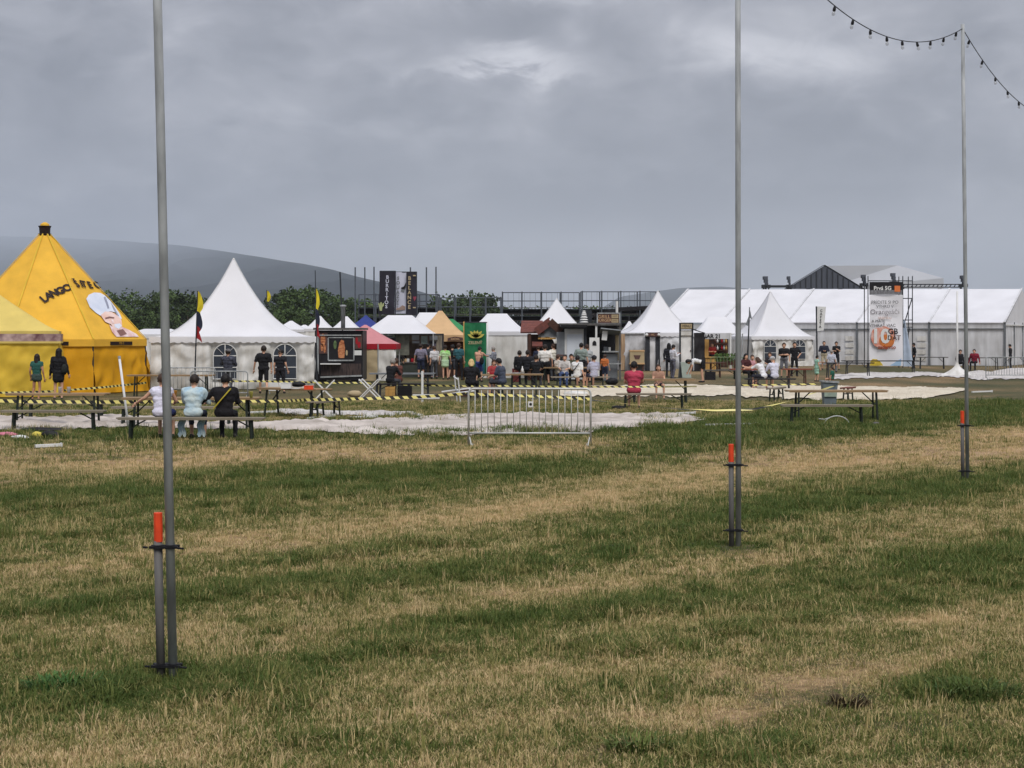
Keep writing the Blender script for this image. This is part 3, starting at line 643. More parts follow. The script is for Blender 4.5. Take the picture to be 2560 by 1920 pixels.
# ------------------------------------------------------------------ grandstands and the stage far behind
M_gs = mat('hazy_scaffold', (84, 90, 98), .6, .2, 5)  # dark steel lightened to blue-grey, distance haze put into its colour
def grandstand(label, x0, x1, z, ybase, yrail, rows, nposts, tall=()):
    X0, X1 = sx(x0, z), sx(x1, z); w = X1 - X0
    g = thing('grandstand', label, 'grandstand', ((X0 + X1) / 2, z, 0))
    hr, hb_ = hz(yrail, z), hz(ybase, z)
    for i in range(nposts):
        x = -w / 2 + w * i / (nposts - 1)
        b = MB(); b.tube([(x, 0, 0), (x, 0, hr)], .06, 6); b.build('post', M_gs, g)
        b = MB(); b.tube([(x, 3.2, 0), (x, 3.2, hr)], .06, 6); b.build('post', M_gs, g)
        if i < nposts - 1:
            xn = -w / 2 + w * (i + 1) / (nposts - 1)
            b = MB(); b.bar((x, .05, .2), (xn, .05, hb_ * .8), .06); b.build('brace', M_gs, g)
    for k in range(rows):
        zz = hb_ * (.45 + .55 * k / max(1, rows - 1)); yy = 3.0 * k / max(1, rows - 1)
        b = MB(); b.box((0, yy, zz), (w, .5, .09)); b.build('tread', M_dark, g)
        b = MB(); b.box((0, yy + .26, zz - .28), (w, .06, .46)); b.build('riser', M_blackp, g)
        b = MB(); b.box((0, yy - .1, zz + .18), (w, .3, .05)); b.build('seat_plank', M_galvd, g)
    for hh in (hr, hr - .5 * (hr - hb_)):
        b = MB(); b.tube([(-w / 2, 3.2, hh), (w / 2, 3.2, hh)], .045, 6); b.build('rail', M_gs, g)
    fb = MB(); n = int(w / .5)
    for i in range(n):
        x = -w / 2 + w * i / n; fb.box((x, 3.16, (hr + hb_) / 2), (.02, .02, hr - hb_))
    tag(fb.build('railing_bars', M_gs, g), kind='stuff')
    for x, yt in tall:
        b = MB(); xx = sx(x, z + 1.5) - (X0 + X1) / 2; b.tube([(xx, 1.5, 0), (xx, 1.5, hz(yt, z + 1.5))], .06, 6); b.build('mast', M_gs, g)
    return g
grandstand('dark scaffold grandstand with tall thin masts behind the vertical banners', 888, 1094, 130, 768, 734, 4, 5, ((888, 668), (912, 668), (935, 667), (1066, 668), (1090, 667), (1026, 668)))
grandstand('low stepped end of the dark grandstand left of the white tent', 1098, 1252, 134, 790, 742, 4, 5)
grandstand('long dark grandstand with high railing above the tiled hut', 1256, 1452, 145, 772, 729, 5, 5)
grandstand('long dark grandstand with high railing left of the marquee', 1456, 1648, 146, 772, 727, 5, 5)
b = MB(); zt = 140; st = thing('dark_canopy', 'low black canopy roof under the grandstand left of the marquee', 'canopy', (sx(1585, zt), zt, 0))
b.prism([(-3.6, hz(786, zt)), (-1.2, hz(768, zt)), (1.6, hz(764, zt)), (1.6, hz(772, zt)), (-1.2, hz(778, zt)), (-3.6, hz(794, zt))], 0, 3); b.build('roof', M_blackp, st)
for xx in (-3.4, -.4, 1.5):
    q = MB(); q.box((xx, .3, hz(790, zt) / 2), (.1, .1, hz(790, zt))); q.build('post', M_dark, st)

zs = 215.0
stg = thing('stage', 'dark pitched stage roof with speaker towers rising behind the marquee', 'stage', (sx(2062, zs), zs, 0))
kk = F / zs
M_stage = mat('dark_stage_mesh', (84, 88, 98), .8, .2, 1.5, stretch=(6, 1, .3))
hE, hP = hz(722, zs), hz(664, zs)
b = MB(); b.prism([(-95 / kk, hE), (98 / kk, hE), (0, hP)], 0, .3); b.build('gable', M_stage, stg)
b = MB(); b.add([(0, -.15, hP + .1), (0, 1.5, hP + .1), (100 / kk, 1.5, hE), (100 / kk, -.15, hE), (-97 / kk, -.15, hE), (-97 / kk, 1.5, hE)], [(0, 3, 2, 1), (0, 1, 5, 4)]); b.build('roof', M_dark, stg)
for i in range(14):
    x = -88 / kk + i * 13.4 / kk; top = hE + (hP - hE) * (1 - abs(x) / (97 / kk))
    b = MB(); b.box((x, -.06, (hE + top) / 2 - .05), (.12, .08, max(.2, top - hE - .2))); b.build('batten', M_dark, stg)
for x in (-95, -40, 40, 98):
    b = MB(); b.box((x / kk, .3, hE / 2), (.5, .5, hE)); b.build('tower', M_dark, stg)
b = MB(); b.box((0, -.2, hz(728, zs)), (200 / kk, .5, .5)); b.build('truss', M_dark, stg)
b = MB(); b.add([(0, .5, hP), (184 / kk, .5, hP + .05), (292 / kk, -1, hz(696, zs)), (292 / kk, -1, hz(722, zs)), (0, -1 + 1.6, hE), (184 / kk, 14, hE), (292 / kk, 14, hz(700, zs))], [(0, 4, 3, 2, 1), (1, 2, 6, 5)]); b.build('pale_side_roof', mat('pale_grey_membrane', (192, 195, 202), .8, .05, .3), stg)
for xx in (184, 290):
    b = MB(); b.box((xx / kk, .6, hz(700, zs) / 2), (.4, .4, hz(700, zs))); b.build('tower', M_dark, stg)
def speaker_tower(x, yt, w, lab, z=208.0):
    o = thing('speaker_tower', lab, 'tower', (sx(x, z), z, 0)); k_ = F / z
    for a in (-1, 1):
        q = MB(); q.box((a * w / k_ / 2, 0, hz(yt + 22, z) / 2), (.18, .18, hz(yt + 22, z))); q.build('leg', M_dark, o)
    q = MB(); q.box((0, 0, hz(yt + 26, z)), (w * 1.6 / k_, .9, 8 / k_)); q.build('platform', M_dark, o)
    for i in range(3):
        q = MB(); q.box((.06 * i - .1, -.1 * i, hz(yt + 5 + 8 * i, z)), ((w - 2 - 2 * i) / k_, .8, 8.0 / k_), rx=.06 * i); q.build('speaker', M_stage, o)
speaker_tower(1915, 690, 13, 'leftmost speaker tower showing above the marquee ridge')
speaker_tower(1973, 690, 9, 'thin speaker tower just left of the dark stage roof')
speaker_tower(2160, 686, 12, 'speaker tower at the right foot of the stage roof')
speaker_tower(2234, 682, 12, 'speaker tower showing over the orange advert tower')
speaker_tower(2408, 688, 12, 'speaker tower behind the right festoon pole')
b = MB(); z = 206.0; tr = thing('lighting_truss', 'long dark lighting truss above the marquee ridge', 'truss', (sx(2330, z), z, 0)); kk2 = F / z
for hh in (hz(711, z), hz(718, z)):
    q = MB(); q.box((0, 0, hh), (150 / kk2, .2, .12)); q.build('chord', M_dark, tr)
for i in range(14):
    x = (-74 + i * 10.7) / kk2; q = MB(); q.bar((x, 0, hz(718, z)), (x + 5 / kk2, 0, hz(711, z)), .1); q.build('lattice', M_dark, tr)
for a in (-72, 72):
    q = MB(); q.box((a / kk2, 0, hz(718, z) / 2), (.25, .25, hz(718, z))); q.build('tower', M_dark, tr)
b = MB(); z = 205.0; p0 = pt(1925, 716, z); tr = thing('lighting_truss', 'short dark truss left of the stage roof', 'truss', (p0.x, z, 0))
q = MB(); q.box((18 / kk2, 0, p0.z), (60 / kk2, .25, .3)); q.build('chord', M_dark, tr)
for a in (-11, 47):
    q = MB(); q.box((a / kk2, 0, p0.z / 2), (.25, .25, p0.z)); q.build('tower', M_dark, tr)

# ------------------------------------------------------------------ stalls
def P(root, name, fn, m, smooth=False):
    b = MB(); fn(b); return b.build(name, m, root, smooth)
# helper giving local x / height of a photo point at a thing's own distance
def loc(o): return (lambda x: sx(x, o.location.y) - o.location.x), (lambda y: hz(y, o.location.y)), o.location.y / F
# --- kebab trailer
z = zy(957); tr = thing('food_trailer', 'black kebab trailer with food pictures beside the white pagoda', 'trailer', (sx(847, z), z, 0)); lx, lh, u = loc(tr)
M_meat = mat('printed_roast_meat', (150, 78, 44), .6, 0, 6, rgb2=(214, 150, 104), stretch=(1, 1, 2.5))
M_lett = mat('printed_green', (92, 112, 72), .6, .3, 8)
P(tr, 'body', lambda b: b.box(((lx(787) + lx(907)) / 2, 1.0, (lh(826) + lh(950)) / 2), (120 * u, 2.0, 124 * u)), M_blackp)
P(tr, 'roof', lambda b: b.box((0, .95, lh(822)), (126 * u, 2.3, .09)), M_galvd)
P(tr, 'awning_rail', lambda b: b.box((lx(850), -.06, lh(838)), (106 * u, .06, .05)), M_galv)
P(tr, 'corner_post', lambda b: b.box((lx(795), -.03, lh(880)), (.07, .05, 110 * u)), M_galv)
P(tr, 'lower_trim', lambda b: b.box((lx(853), -.04, lh(941)), (104 * u, .04, .07), ry=R(-2)), M_galv)
fr = P(tr, 'picture_panel', lambda b: b.box((lx(853), -.03, lh(873)), (64 * u, .04, 56 * u)), M_blackp)
for f_ in (lambda b: b.box((lx(853), -.06, lh(901)), (64 * u, .05, .06)), lambda b: b.box((lx(853), -.06, lh(844)), (64 * u, .05, .04)), lambda b: b.box((lx(821), -.06, lh(873)), (.05, .05, 56 * u)), lambda b: b.box((lx(885), -.06, lh(873)), (.05, .05, 56 * u))):
    P(fr, 'frame', f_, M_galv)
def ell(b, x, y, rx, ry, yy, n=16): b.prism([(lx(x) + rx * u * math.cos(2 * math.pi * i / n), lh(y) + ry * u * math.sin(2 * math.pi * i / n)) for i in range(n)], yy - .006, yy)
P(fr, 'printed_kebab', lambda b: b.prism([(lx(847), lh(895)), (lx(845), lh(876)), (lx(849), lh(856)), (lx(854), lh(849)), (lx(860), lh(852)), (lx(863), lh(872)), (lx(861), lh(895))], -.06, -.052), M_meat)
P(fr, 'printed_salad', lambda b: ell(b, 838, 862, 4, 11, -.055), M_lett)
P(fr, 'printed_bottle', lambda b: ell(b, 867, 882, 2.6, 7, -.055), M_cream)
for (x0, x1, y0, y1, mm, ks) in ((798, 819, 832, 884, M_meat, ((808, 850, 6, 16), (805, 868, 3, 10), (812, 872, 3, 10))), (887, 905, 836, 872, M_red, ((892, 852, 3, 9), (898, 862, 4, 8)))):
    pp = P(tr, 'picture_panel', lambda b: b.box(((lx(x0) + lx(x1)) / 2, -.025, (lh(y0) + lh(y1)) / 2), ((x1 - x0) * u, .03, (y1 - y0) * u)), M_brown)
    for q in ks: P(pp, 'printed_food', lambda b: ell(b, q[0], q[1], q[2], q[3], -.045), mm)
P(tr, 'price_card', lambda b: b.box((lx(895), -.03, lh(882)), (18 * u, .03, 12 * u)), M_white)
P(tr, 'shelf', lambda b: b.box((lx(828), -.2, lh(909.5)), (50 * u, .32, .05)), M_white)
P(tr, 'lower_panel', lambda b: b.box((lx(853), -.022, lh(924)), (100 * u, .03, 30 * u)), mat('dark_bottle_print', (44, 38, 40), .5, 0, 5, rgb2=(84, 70, 66), stretch=(3, 1, .5)))
P(tr, 'chimney', lambda b: b.lathe([(.10, lh(824)), (.10, lh(768)), (.15, lh(766)), (.15, lh(762)), (.05, lh(761))], 10, (lx(853), .8, 0)), M_galv, True)
for xx in (805, 888):
    w = P(tr, 'wheel', lambda b: b.tube([(lx(xx), .05, .24), (lx(xx), .25, .24)], .24, 14), M_black); P(w, 'hub', lambda b: b.tube([(lx(xx), .03, .24), (lx(xx), .06, .24)], .1, 10), M_galv)
P(tr, 'gas_bottle', lambda b: b.lathe([(.14, 0), (.15, .05), (.15, .5), (.1, .62), (.05, .66), (.06, .72)], 12, (lx(790), -.35, 0)), M_black, True)
# --- snack stall under the white canopy
z = 81.6; st = thing('snack_stall', 'open snack stall with dark picture wall and hanging menu boards', 'stall', (sx(1045, z), z, 0)); lx, lh, u = loc(st)
M_camo = mat('faded_picture_wall', (70, 74, 66), .8, 0, 2.6, rgb2=(128, 128, 116), det=7)
P(st, 'side_picture', lambda b: b.box((lx(1006), 0, lh(862)), (34 * u, .05, 52 * u)), M_camo)
P(st, 'back_wall', lambda b: b.box((lx(1048), .9, lh(892)), (120 * u, .05, 116 * u)), mat('stall_backdrop', (66, 52, 46), .8, 0, 2.2, rgb2=(112, 98, 84), det=6))
P(st, 'header', lambda b: b.box((lx(1048), -.05, lh(835.5)), (120 * u, .06, .06)), M_dark)
for xx in (988, 1107): P(st, 'post', lambda b: b.box((lx(xx), -.05, lh(896) ), (.06, .06, 124 * u)), M_dark)
P(st, 'right_picture', lambda b: b.box((lx(1094), -.03, lh(870)), (24 * u, .04, 66 * u)), mat('grey_bark_picture', (96, 90, 80), .8, 0, 3, rgb2=(150, 140, 124), stretch=(3, 1, .6)))
for x, y, w, h, m_ in ((1039, 844, 18, 12, M_grey), (1061, 850, 16, 20, mat('price_list_card', (120, 134, 128), .6, .2, 9)), (1084, 845, 20, 10, M_grey), (1082, 856, 18, 6, M_blackp), (1040, 855, 18, 6, M_grey), (1085, 866, 10, 18, mat('dark_lilac_card', (72, 68, 84), .6, .1, 3))):
    P(st, 'menu_board', lambda b: b.box((lx(x), -.12, lh(y)), (w * u, .03, h * u)), m_)
P(st, 'counter', lambda b: b.box((lx(1020), .3, lh(930)), (64 * u, .5, 44 * u)), mat('dark_green_counter', (58, 62, 56), .6, .2, 3))
P(st, 'counter_top', lambda b: b.box((lx(1020), .3, lh(907)), (68 * u, .6, .05)), M_galvd)
for i, (x, m_) in enumerate(((1006, M_cream), (1014, M_tan), (1019, M_white), (1030, M_red))):
    P(st, 'jar', lambda b: b.lathe([(.07, lh(906)), (.08, lh(904)), (.08, lh(898)), (.04, lh(896))], 8, (lx(x), .2, 0)), m_, True)
# --- wooden bar inside the tan tent
z = 83.6; br = thing('wooden_bar', 'brown wooden bar counter inside the tan tent', 'bar', (sx(1133, z), z, 0)); lx, lh, u = loc(br)
P(br, 'back_boards', lambda b: b.box((lx(1133), 1.6, lh(895)), (54 * u, .08, 100 * u)), M_woodd)
P(br, 'counter', lambda b: b.box((lx(1136), .5, lh(930)), (44 * u, .6, 40 * u)), M_woodd)
P(br, 'counter_top', lambda b: b.box((lx(1136), .45, lh(909)), (48 * u, .8, .06)), M_woodl)
P(br, 'right_post', lambda b: b.box((lx(1162), -.4, lh(895)), (.1, .1, 110 * u)), M_woodl)
for i in range(5): P(br, 'bottle', lambda b: b.lathe([(.05, lh(908)), (.05, lh(900)), (.02, lh(897)), (.02, lh(894))], 8, (lx(1120 + i * 7), .6, 0)), (M_green, M_brown, M_white)[i % 3], True)
z = 82.9; sgn = thing('bar_sign', 'carved brown name board hung on the tan valance', 'sign', (sx(1138, z), z, 0)); lx, lh, u = loc(sgn)
P(sgn, 'board', lambda b: b.prism([(lx(1119), lh(852)), (lx(1158), lh(851)), (lx(1157), lh(844)), (lx(1138), lh(841.5)), (lx(1119), lh(845))], -.05, -.02), M_brown)
text(sgn, 'KRČMA', .13, (0, -.06, lh(848)), m=M_tan, bold=.02)
# --- green banner with golden emblem
z = zy(950); gb = thing('banner_flag', 'tall green banner with golden leaf emblem beside the white tent', 'banner', (sx(1189, z), z, 0)); lx, lh, u = loc(gb)
M_bgreen = mat('green_banner_cloth', (24, 96, 62), .8, 0, 2.2, cloth=.1, rgb2=(48, 128, 84), bump=.4)
M_gold = mat('gold_print', (196, 186, 92), .7, .12, 6)
b = MB(); b.grid(lambda a, c: (lx(1161 + 55 * a), -.03 + .06 * math.sin(a * 9 + c * 5) * (1 - c * .5), lh(938 - 131 * c)), 14, 18)
cl = b.build('cloth', M_bgreen, gb, True)
for xx in (1160, 1219): P(gb, 'pole', lambda b: b.tube([(lx(xx), 0, 0), (lx(xx), 0, lh(804))], .035, 8), M_woodl if xx < 1200 else M_white, True)
P(gb, 'crossbar', lambda b: b.tube([(lx(1159), 0, lh(806)), (lx(1220), 0, lh(806))], .025, 8), M_dark)
for i, (a, L_) in enumerate(((-66, 23), (-40, 23), (-13, 20), (13, 20), (40, 23), (66, 23))):
    c0 = (lx(1190), lh(845)); ar = R(a); n = 8
    pts = []
    for k in range(n + 1): t = k / n; w_ = 4.2 * math.sin(math.pi * t); pts.append((t * L_, w_))
    for k in range(n - 1, 0, -1): t = k / n; pts.append((t * L_, -4.2 * math.sin(math.pi * t)))
    P(cl, 'printed_leaf', lambda b: b.prism([(c0[0] + (d * math.sin(ar) + w_ * math.cos(ar)) * u, c0[1] + (d * math.cos(ar) - w_ * math.sin(ar)) * u) for d, w_ in pts], -.12, -.112), M_gold)
text(cl, 'ZELENÝ', .19, (lx(1188), -.12, lh(857)), m=M_cream, bold=.03)
M_bblue = mat('blue_green_print', (30, 92, 108), .8, .15, 3)
P(cl, 'printed_wave', lambda b: b.prism([(lx(1192), lh(934)), (lx(1212), lh(934)), (lx(1212), lh(898)), (lx(1204), lh(904)), (lx(1198), lh(918))], -.115, -.108), M_bblue)
# --- tiled wooden hut
z = zy(951); hut = thing('wooden_hut', 'small wooden hut stall with red tiled roof and arched serving hatch', 'hut', (sx(1358, z), z, 0)); lx, lh, u = loc(hut)
P(hut, 'wall', lambda b: b.box((lx(1336), 1.2, lh(894)), (34 * u, 2.0, 116 * u)), M_woodd)
P(hut, 'wall', lambda b: b.box((lx(1376), 1.4, lh(905)), (44 * u, 2.0, 92 * u)), mat('grey_brown_plank', (96, 84, 76), .7, .2, 4, stretch=(4, 1, .5)))
for r_ in range(7):
    P(hut, 'tile_course', lambda b: b.box((lx(1331), -.1 + r_ * .17, lh(829 - r_ * 4)), ((60 - r_ * 1) * u, .24, .07), rx=R(22)), M_tile)
P(hut, 'gable', lambda b: b.prism([(lx(1345), lh(842)), (lx(1396), lh(842)), (lx(1392), lh(826)), (lx(1376), lh(806)), (lx(1352), lh(822))], -.1, .1), M_grey)
P(hut, 'bargeboard', lambda b: b.bar((lx(1374), -.25, lh(803)), (lx(1402), -.25, lh(829)), .16, .35), M_woodd)
P(hut, 'bargeboard', lambda b: b.bar((lx(1376), -.25, lh(803)), (lx(1340), -.25, lh(830)), .12, .35), M_tile)
for r_ in range(6): P(hut, 'tile_course', lambda b: b.box((lx(1356), .3 + r_ * .3, lh(808)), (46 * u, .3, .07), ry=R(-36)), M_tile)
P(hut, 'hatch', lambda b: b.prism([(lx(1349), lh(890))] + [(lx(1386), lh(890))] + [(lx(1367.5 + 18.5 * math.cos(math.pi * i / 10)), lh(862 - 20 * math.sin(math.pi * i / 10))) for i in range(11)], -.03, -.01 + .3), M_black)
P(hut, 'lintel', lambda b: b.box((lx(1367), -.1, lh(846)), (44 * u, .1, .08)), M_woodl)
P(hut, 'pent_roof', lambda b: b.box((lx(1343), -.25, lh(861)), (26 * u, .5, .07), rx=R(25)), M_tile)
P(hut, 'counter', lambda b: b.box((lx(1364), -.2, lh(892)), (50 * u, .5, .07)), M_brown)
P(hut, 'side_post', lambda b: b.box((lx(1324), -.15, lh(894)), (.14, .14, 120 * u)), M_woodd)
P(hut, 'side_post', lambda b: b.box((lx(1397), -.15, lh(894)), (.1, .1, 100 * u)), M_woodd)
# --- kiosk with brown roof board
z = zy(953); ks = thing('food_kiosk', 'black roofed food kiosk with white door and brown board on its roof', 'kiosk', (sx(1478, z), z, 0)); lx, lh, u = loc(ks)
P(ks, 'roof', lambda b: b.box((lx(1475), 1.0, lh(811)), (152 * u, 2.6, .1)), M_galvd)
P(ks, 'fascia', lambda b: b.box((lx(1434), -.28, lh(815.5)), (66 * u, .05, 7 * u)), M_black)
P(ks, 'back_wall', lambda b: b.box((lx(1475), 2.0, lh(885)), (150 * u, .1, 140 * u)), M_blackp)
P(ks, 'white_wall', lambda b: b.box((lx(1436), .3, lh(886)), (48 * u, .1, 128 * u)), M_white)
dr = P(ks, 'door', lambda b: b.box((lx(1437), .22, lh(892)), (38 * u, .05, 112 * u)), mat('pale_blue_grey_door', (206, 212, 220), .5, .04, 3))
P(dr, 'door_head', lambda b: b.box((lx(1437), .20, lh(828)), (36 * u, .06, 8 * u)), M_pvcg)
P(ks, 'left_panel', lambda b: b.box((lx(1402), .25, lh(880)), (20 * u, .06, 100 * u)), M_grey)
P(ks, 'left_shelf', lambda b: b.box((lx(1404), -.1, lh(888)), (26 * u, .5, .06)), M_brown)
P(ks, 'post', lambda b: b.box((lx(1490), -.2, lh(855)), (.09, .09, 88 * u)), M_white)
P(ks, 'post', lambda b: b.box((lx(1549), -.2, lh(880)), (.1, .1, 140 * u)), M_galvd)
P(ks, 'post', lambda b: b.box((lx(1464), .2, lh(870)), (.12, .1, 100 * u)), M_dark)
P(ks, 'counter', lambda b: b.box((lx(1526), .2, lh(918)), (36 * u, .5, 66 * u)), M_steel)
P(ks, 'counter_top', lambda b: b.box((lx(1526), .1, lh(879)), (40 * u, .7, .06)), M_galv)
P(ks, 'step_rail', lambda b: b.box((lx(1530), -.3, lh(909)), (44 * u, .1, .05)), M_galv)
P(ks, 'curtain', lambda b: b.box((lx(1543), .1, lh(868)), (8 * u, .06, 66 * u)), M_cream)
P(ks, 'flap', lambda b: b.box((lx(1524), -.35, lh(829)), (50 * u, .9, .05), rx=R(-14), ry=R(6)), M_steel)
P(ks, 'menu_plate', lambda b: b.box((lx(1510), -.5, lh(839)), (13 * u, .04, 23 * u), ry=R(5)), M_white)
P(ks, 'machine', lambda b: b.box((lx(1515), .3, lh(872)), (10 * u, .3, 10 * u)), M_steel)
P(ks, 'cup', lambda b: b.lathe([(.05, lh(878)), (.06, lh(868))], 8, (lx(1524), 0, 0)), M_white)
bd = P(ks, 'roof_board', lambda b: b.box((lx(1521), -.05, lh(796)), (55 * u, .08, 25 * u)), M_brown)
for f_ in (lambda b: b.box((lx(1521), -.07, lh(783)), (57 * u, .1, .05)), lambda b: b.box((lx(1521), -.07, lh(809)), (57 * u, .1, .05)), lambda b: b.box((lx(1493), -.07, lh(796)), (.05, .1, 26 * u)), lambda b: b.box((lx(1549), -.07, lh(796)), (.05, .1, 26 * u))): P(bd, 'frame', f_, M_galv)
for yy in (791, 802): P(bd, 'price_plate', lambda b: b.box((lx(1537), -.1, lh(yy)), (17 * u, .03, 9 * u)), M_cream)
text(bd, 'GRILL', .22, (lx(1510), -.1, lh(792)), m=M_tan); text(bd, 'BURGER', .19, (lx(1510), -.1, lh(801)), m=M_tan)
text(bd, 'HOT', .1, (lx(1537), -.12, lh(791)), m=M_brown); text(bd, 'DOG', .1, (lx(1537), -.12, lh(802)), m=M_brown)
P(ks, 'flue', lambda b: b.tube([(lx(1544), .5, lh(783)), (lx(1544), .5, lh(752))], .06, 8), M_white)
lamp = P(ks, 'tiered_lamp', lambda b: b.lathe([(.06, lh(780)), (.08, lh(777)), (.02, lh(776))], 12, (lx(1461), .4, 0)), M_white, True)
for i, (yy, rr) in enumerate(((783, 6), (787, 7), (793, 9), (799, 10.5), (805, 11))): P(lamp, 'shade', lambda b: b.lathe([(rr * u * .96, lh(yy + 1.5)), (rr * u, lh(yy)), (rr * u * .6, lh(yy - 2.6))], 14, (lx(1461), .4, 0)), M_white, True)
P(ks, 'vent_box', lambda b: b.box((lx(1474), .9, lh(790)), (14 * u, .5, 30 * u)), M_dark)
z = zy(955) - .6; rb = thing('standing_board', 'white advertising board with black cup drawing leaning on the kiosk', 'board', (sx(1486, z), z, 0)); lx, lh, u = loc(rb)
P(rb, 'panel', lambda b: b.box((lx(1486), 0, lh(892)), (25 * u, .06, 96 * u)), M_white)
P(rb, 'printed_cup', lambda b: b.prism([(lx(1481), lh(864)), (lx(1491), lh(864)), (lx(1491), lh(857)), (lx(1488), lh(852)), (lx(1484), lh(852)), (lx(1481), lh(857))], -.045, -.035), M_black)
P(rb, 'foot', lambda b: b.box((0, .1, .02), (.6, .4, .04)), M_dark)
# --- clear plastic front and doorways below the right pagoda
z = zy(927) - .35
pl = thing('plastic_screen', 'cloudy plastic screen beside the black kiosk with a crate in front', 'screen', (sx(1580, z), z, 0)); lx, lh, u = loc(pl)
wallsheet((lx(1556), 0, 0), (lx(1612), 0, 0), .02, lh(834), 140, 1.6, 24, 14).build('sheet', mat('cloudy_plastic', (150, 152, 154), .35, 0, 2.2, rgb2=(196, 196, 200), stretch=(1, 1, .6)), pl, True)
P(pl, 'striped_curtain', lambda b: b.box((lx(1556), -.1, lh(880)), (12 * u, .06, 90 * u)), mat('beige_striped_cloth', (120, 92, 70), .8, 0, 3, rgb2=(196, 168, 136), stretch=(6, 1, .4)))
P(pl, 'top_rail', lambda b: b.box((0, -.03, lh(834)), (60 * u, .06, .06)), M_galv)
z2 = z - .8; cr = thing('crate', 'pale wooden crate with brown print standing before the plastic screen', 'crate', (sx(1593, z2), z2, 0)); lx, lh, u = loc(cr)
P(cr, 'box', lambda b: b.box((0, .3, lh(893)), (36 * u, .6, 36 * u)), M_cream)
for yy in (877, 909): P(cr, 'rim', lambda b: b.box((0, .3, lh(yy)), (38 * u, .66, .08)), M_tan)
P(cr, 'printed_mark', lambda b: b.prism([(lx(1584), lh(888)), (lx(1602), lh(888)), (lx(1598), lh(898)), (lx(1588), lh(898))], -.016, -.006), M_brown)
for a in (1578, 1608): P(cr, 'leg', lambda b: b.box((lx(a), .3, lh(911) / 2), (.1, .5, lh(911))), M_woodd)
def doorway(label, x0, x1, y0, ysign, y1, z, sign, lamps, door):
    o = thing('stall_doorway', label, 'doorway', (sx((x0 + x1) / 2, z), z, 0)); lx, lh, u = loc(o); w = (x1 - x0) * u
    for a in (-1, 1): P(o, 'jamb', lambda b: b.box((a * (w / 2 - .05), 0, lh((y0 + y1) / 2)), (.1, .12, (y1 - y0) * u)), M_dark)
    sg = P(o, 'sign', lambda b: b.box((0, -.07, lh((y0 + ysign) / 2)), (w, .1, (ysign - y0) * u)), M_blackp)
    pn = P(sg, 'sign_plate', lambda b: b.box((0, -.13, lh((y0 + ysign) / 2)), (w * .78, .03, (ysign - y0) * u * .7)), M_brown if lamps else M_cream)
    text(pn, sign, (ysign - y0) * u * .55, (0, -.16, lh((y0 + ysign) / 2)), m=M_tan if lamps else M_blackp, sxf=.8)
    if lamps:
        for a in (-1, 1): P(sg, 'lamp', lambda b: b.sphere((a * (w / 2 - .08), -.16, lh((y0 + ysign) / 2)), .1, 8), M_white, True)
    wallsheet((-w / 2 + .1, .06, 0), (w / 2 - .1, .06, 0), .02, lh(ysign + 2), 150 + int(x0), 1.3, 16, 10).build('curtain', M_pvcg if door == 'c' else M_white, o, True)
    if door == 'c':
        for a in (-1, 1): wallsheet((a * w / 2, .0, 0), (a * (w / 2 - .28), -.03, 0), .02, lh(ysign), 170 + a, 1.2, 8, 10).build('dark_drape', M_dark, o, True)
    else:
        P(o, 'knob', lambda b: b.sphere((w * .3, -.02, lh(877)), .04, 8), M_brown)
        P(o, 'upper_panel', lambda b: b.box((0, 0, lh(ysign + 8)), (w - .1, .08, 13 * u)), M_pvcw)
    return o
doorway('dark framed doorway with two white lamps below the right pagoda', 1613, 1650, 831, 843, 927, zy(927) - .6, 'WC', True, 'c')
doorway('tall white door with small black framed sign on top', 1698, 1733, 807, 824, 928, zy(928) - .6, 'MENU', False, 'd')
z = zy(928) - .5; dk = thing('dark_curtain', 'black hanging curtain right of the tall white door', 'curtain', (sx(1748, z), z, 0)); lx, lh, u = loc(dk)
wallsheet((lx(1735), 0, 0), (lx(1762), 0, 0), .02, lh(832), 160, 1.5, 12, 12).build('cloth', M_blackp, dk, True)
P(dk, 'rod', lambda b: b.bar((lx(1733), 0, lh(824)), (lx(1763), 0, lh(833)), .05), M_dark)
# --- bottle bar
z = 98.0; bb = thing('bottle_bar', 'wooden bottle bar with shelves right of the black curtain', 'bar', (sx(1795, z), z, 0)); lx, lh, u = loc(bb)
P(bb, 'fascia', lambda b: b.box((lx(1794), 0, lh(840)), (62 * u, .08, 15 * u)), M_pvcg)
text(bb, 'BAR 21', .34, (lx(1780), -.06, lh(841)), m=M_blackp, bold=.03)
P(bb, 'back_wall', lambda b: b.box((lx(1795), 1.4, lh(880)), (66 * u, .08, 80 * u)), M_woodd)
for i in range(6):
    P(bb, 'plank', lambda b: b.box((lx(1766 + 5.4 * i), -.05, lh(911)), (5.0 * u, .06, 34 * u)), M_woodl)
P(bb, 'counter_top', lambda b: b.box((lx(1794), .1, lh(893)), (64 * u, .5, .07)), M_woodl)
P(bb, 'left_boards', lambda b: b.box((lx(1768), .6, lh(870)), (14 * u, .06, 44 * u)), M_woodl)
for yy in (858, 876): P(bb, 'shelf', lambda b: b.box((lx(1808), 1.1, lh(yy)), (34 * u, .3, .05)), M_woodd)
for i in range(12):
    yy = 858 if i < 6 else 876; P(bb, 'bottle', lambda b: b.lathe([(.06, lh(yy)), (.06, lh(yy - 7)), (.025, lh(yy - 9)), (.025, lh(yy - 12))], 8, (lx(1794 + (i % 6) * 5.4), 1.05, 0)), (M_brown, M_white, M_green, M_red, M_galv, M_woodl)[i % 6], True)
P(bb, 'post', lambda b: b.box((lx(1826), -.05, lh(880)), (.1, .1, 96 * u)), M_white)
z = 95.5; pn = thing('planter', 'bushy green planter trough in front of the bottle bar', 'planter', (sx(1816, z), z, 0)); lx, lh, u = loc(pn)
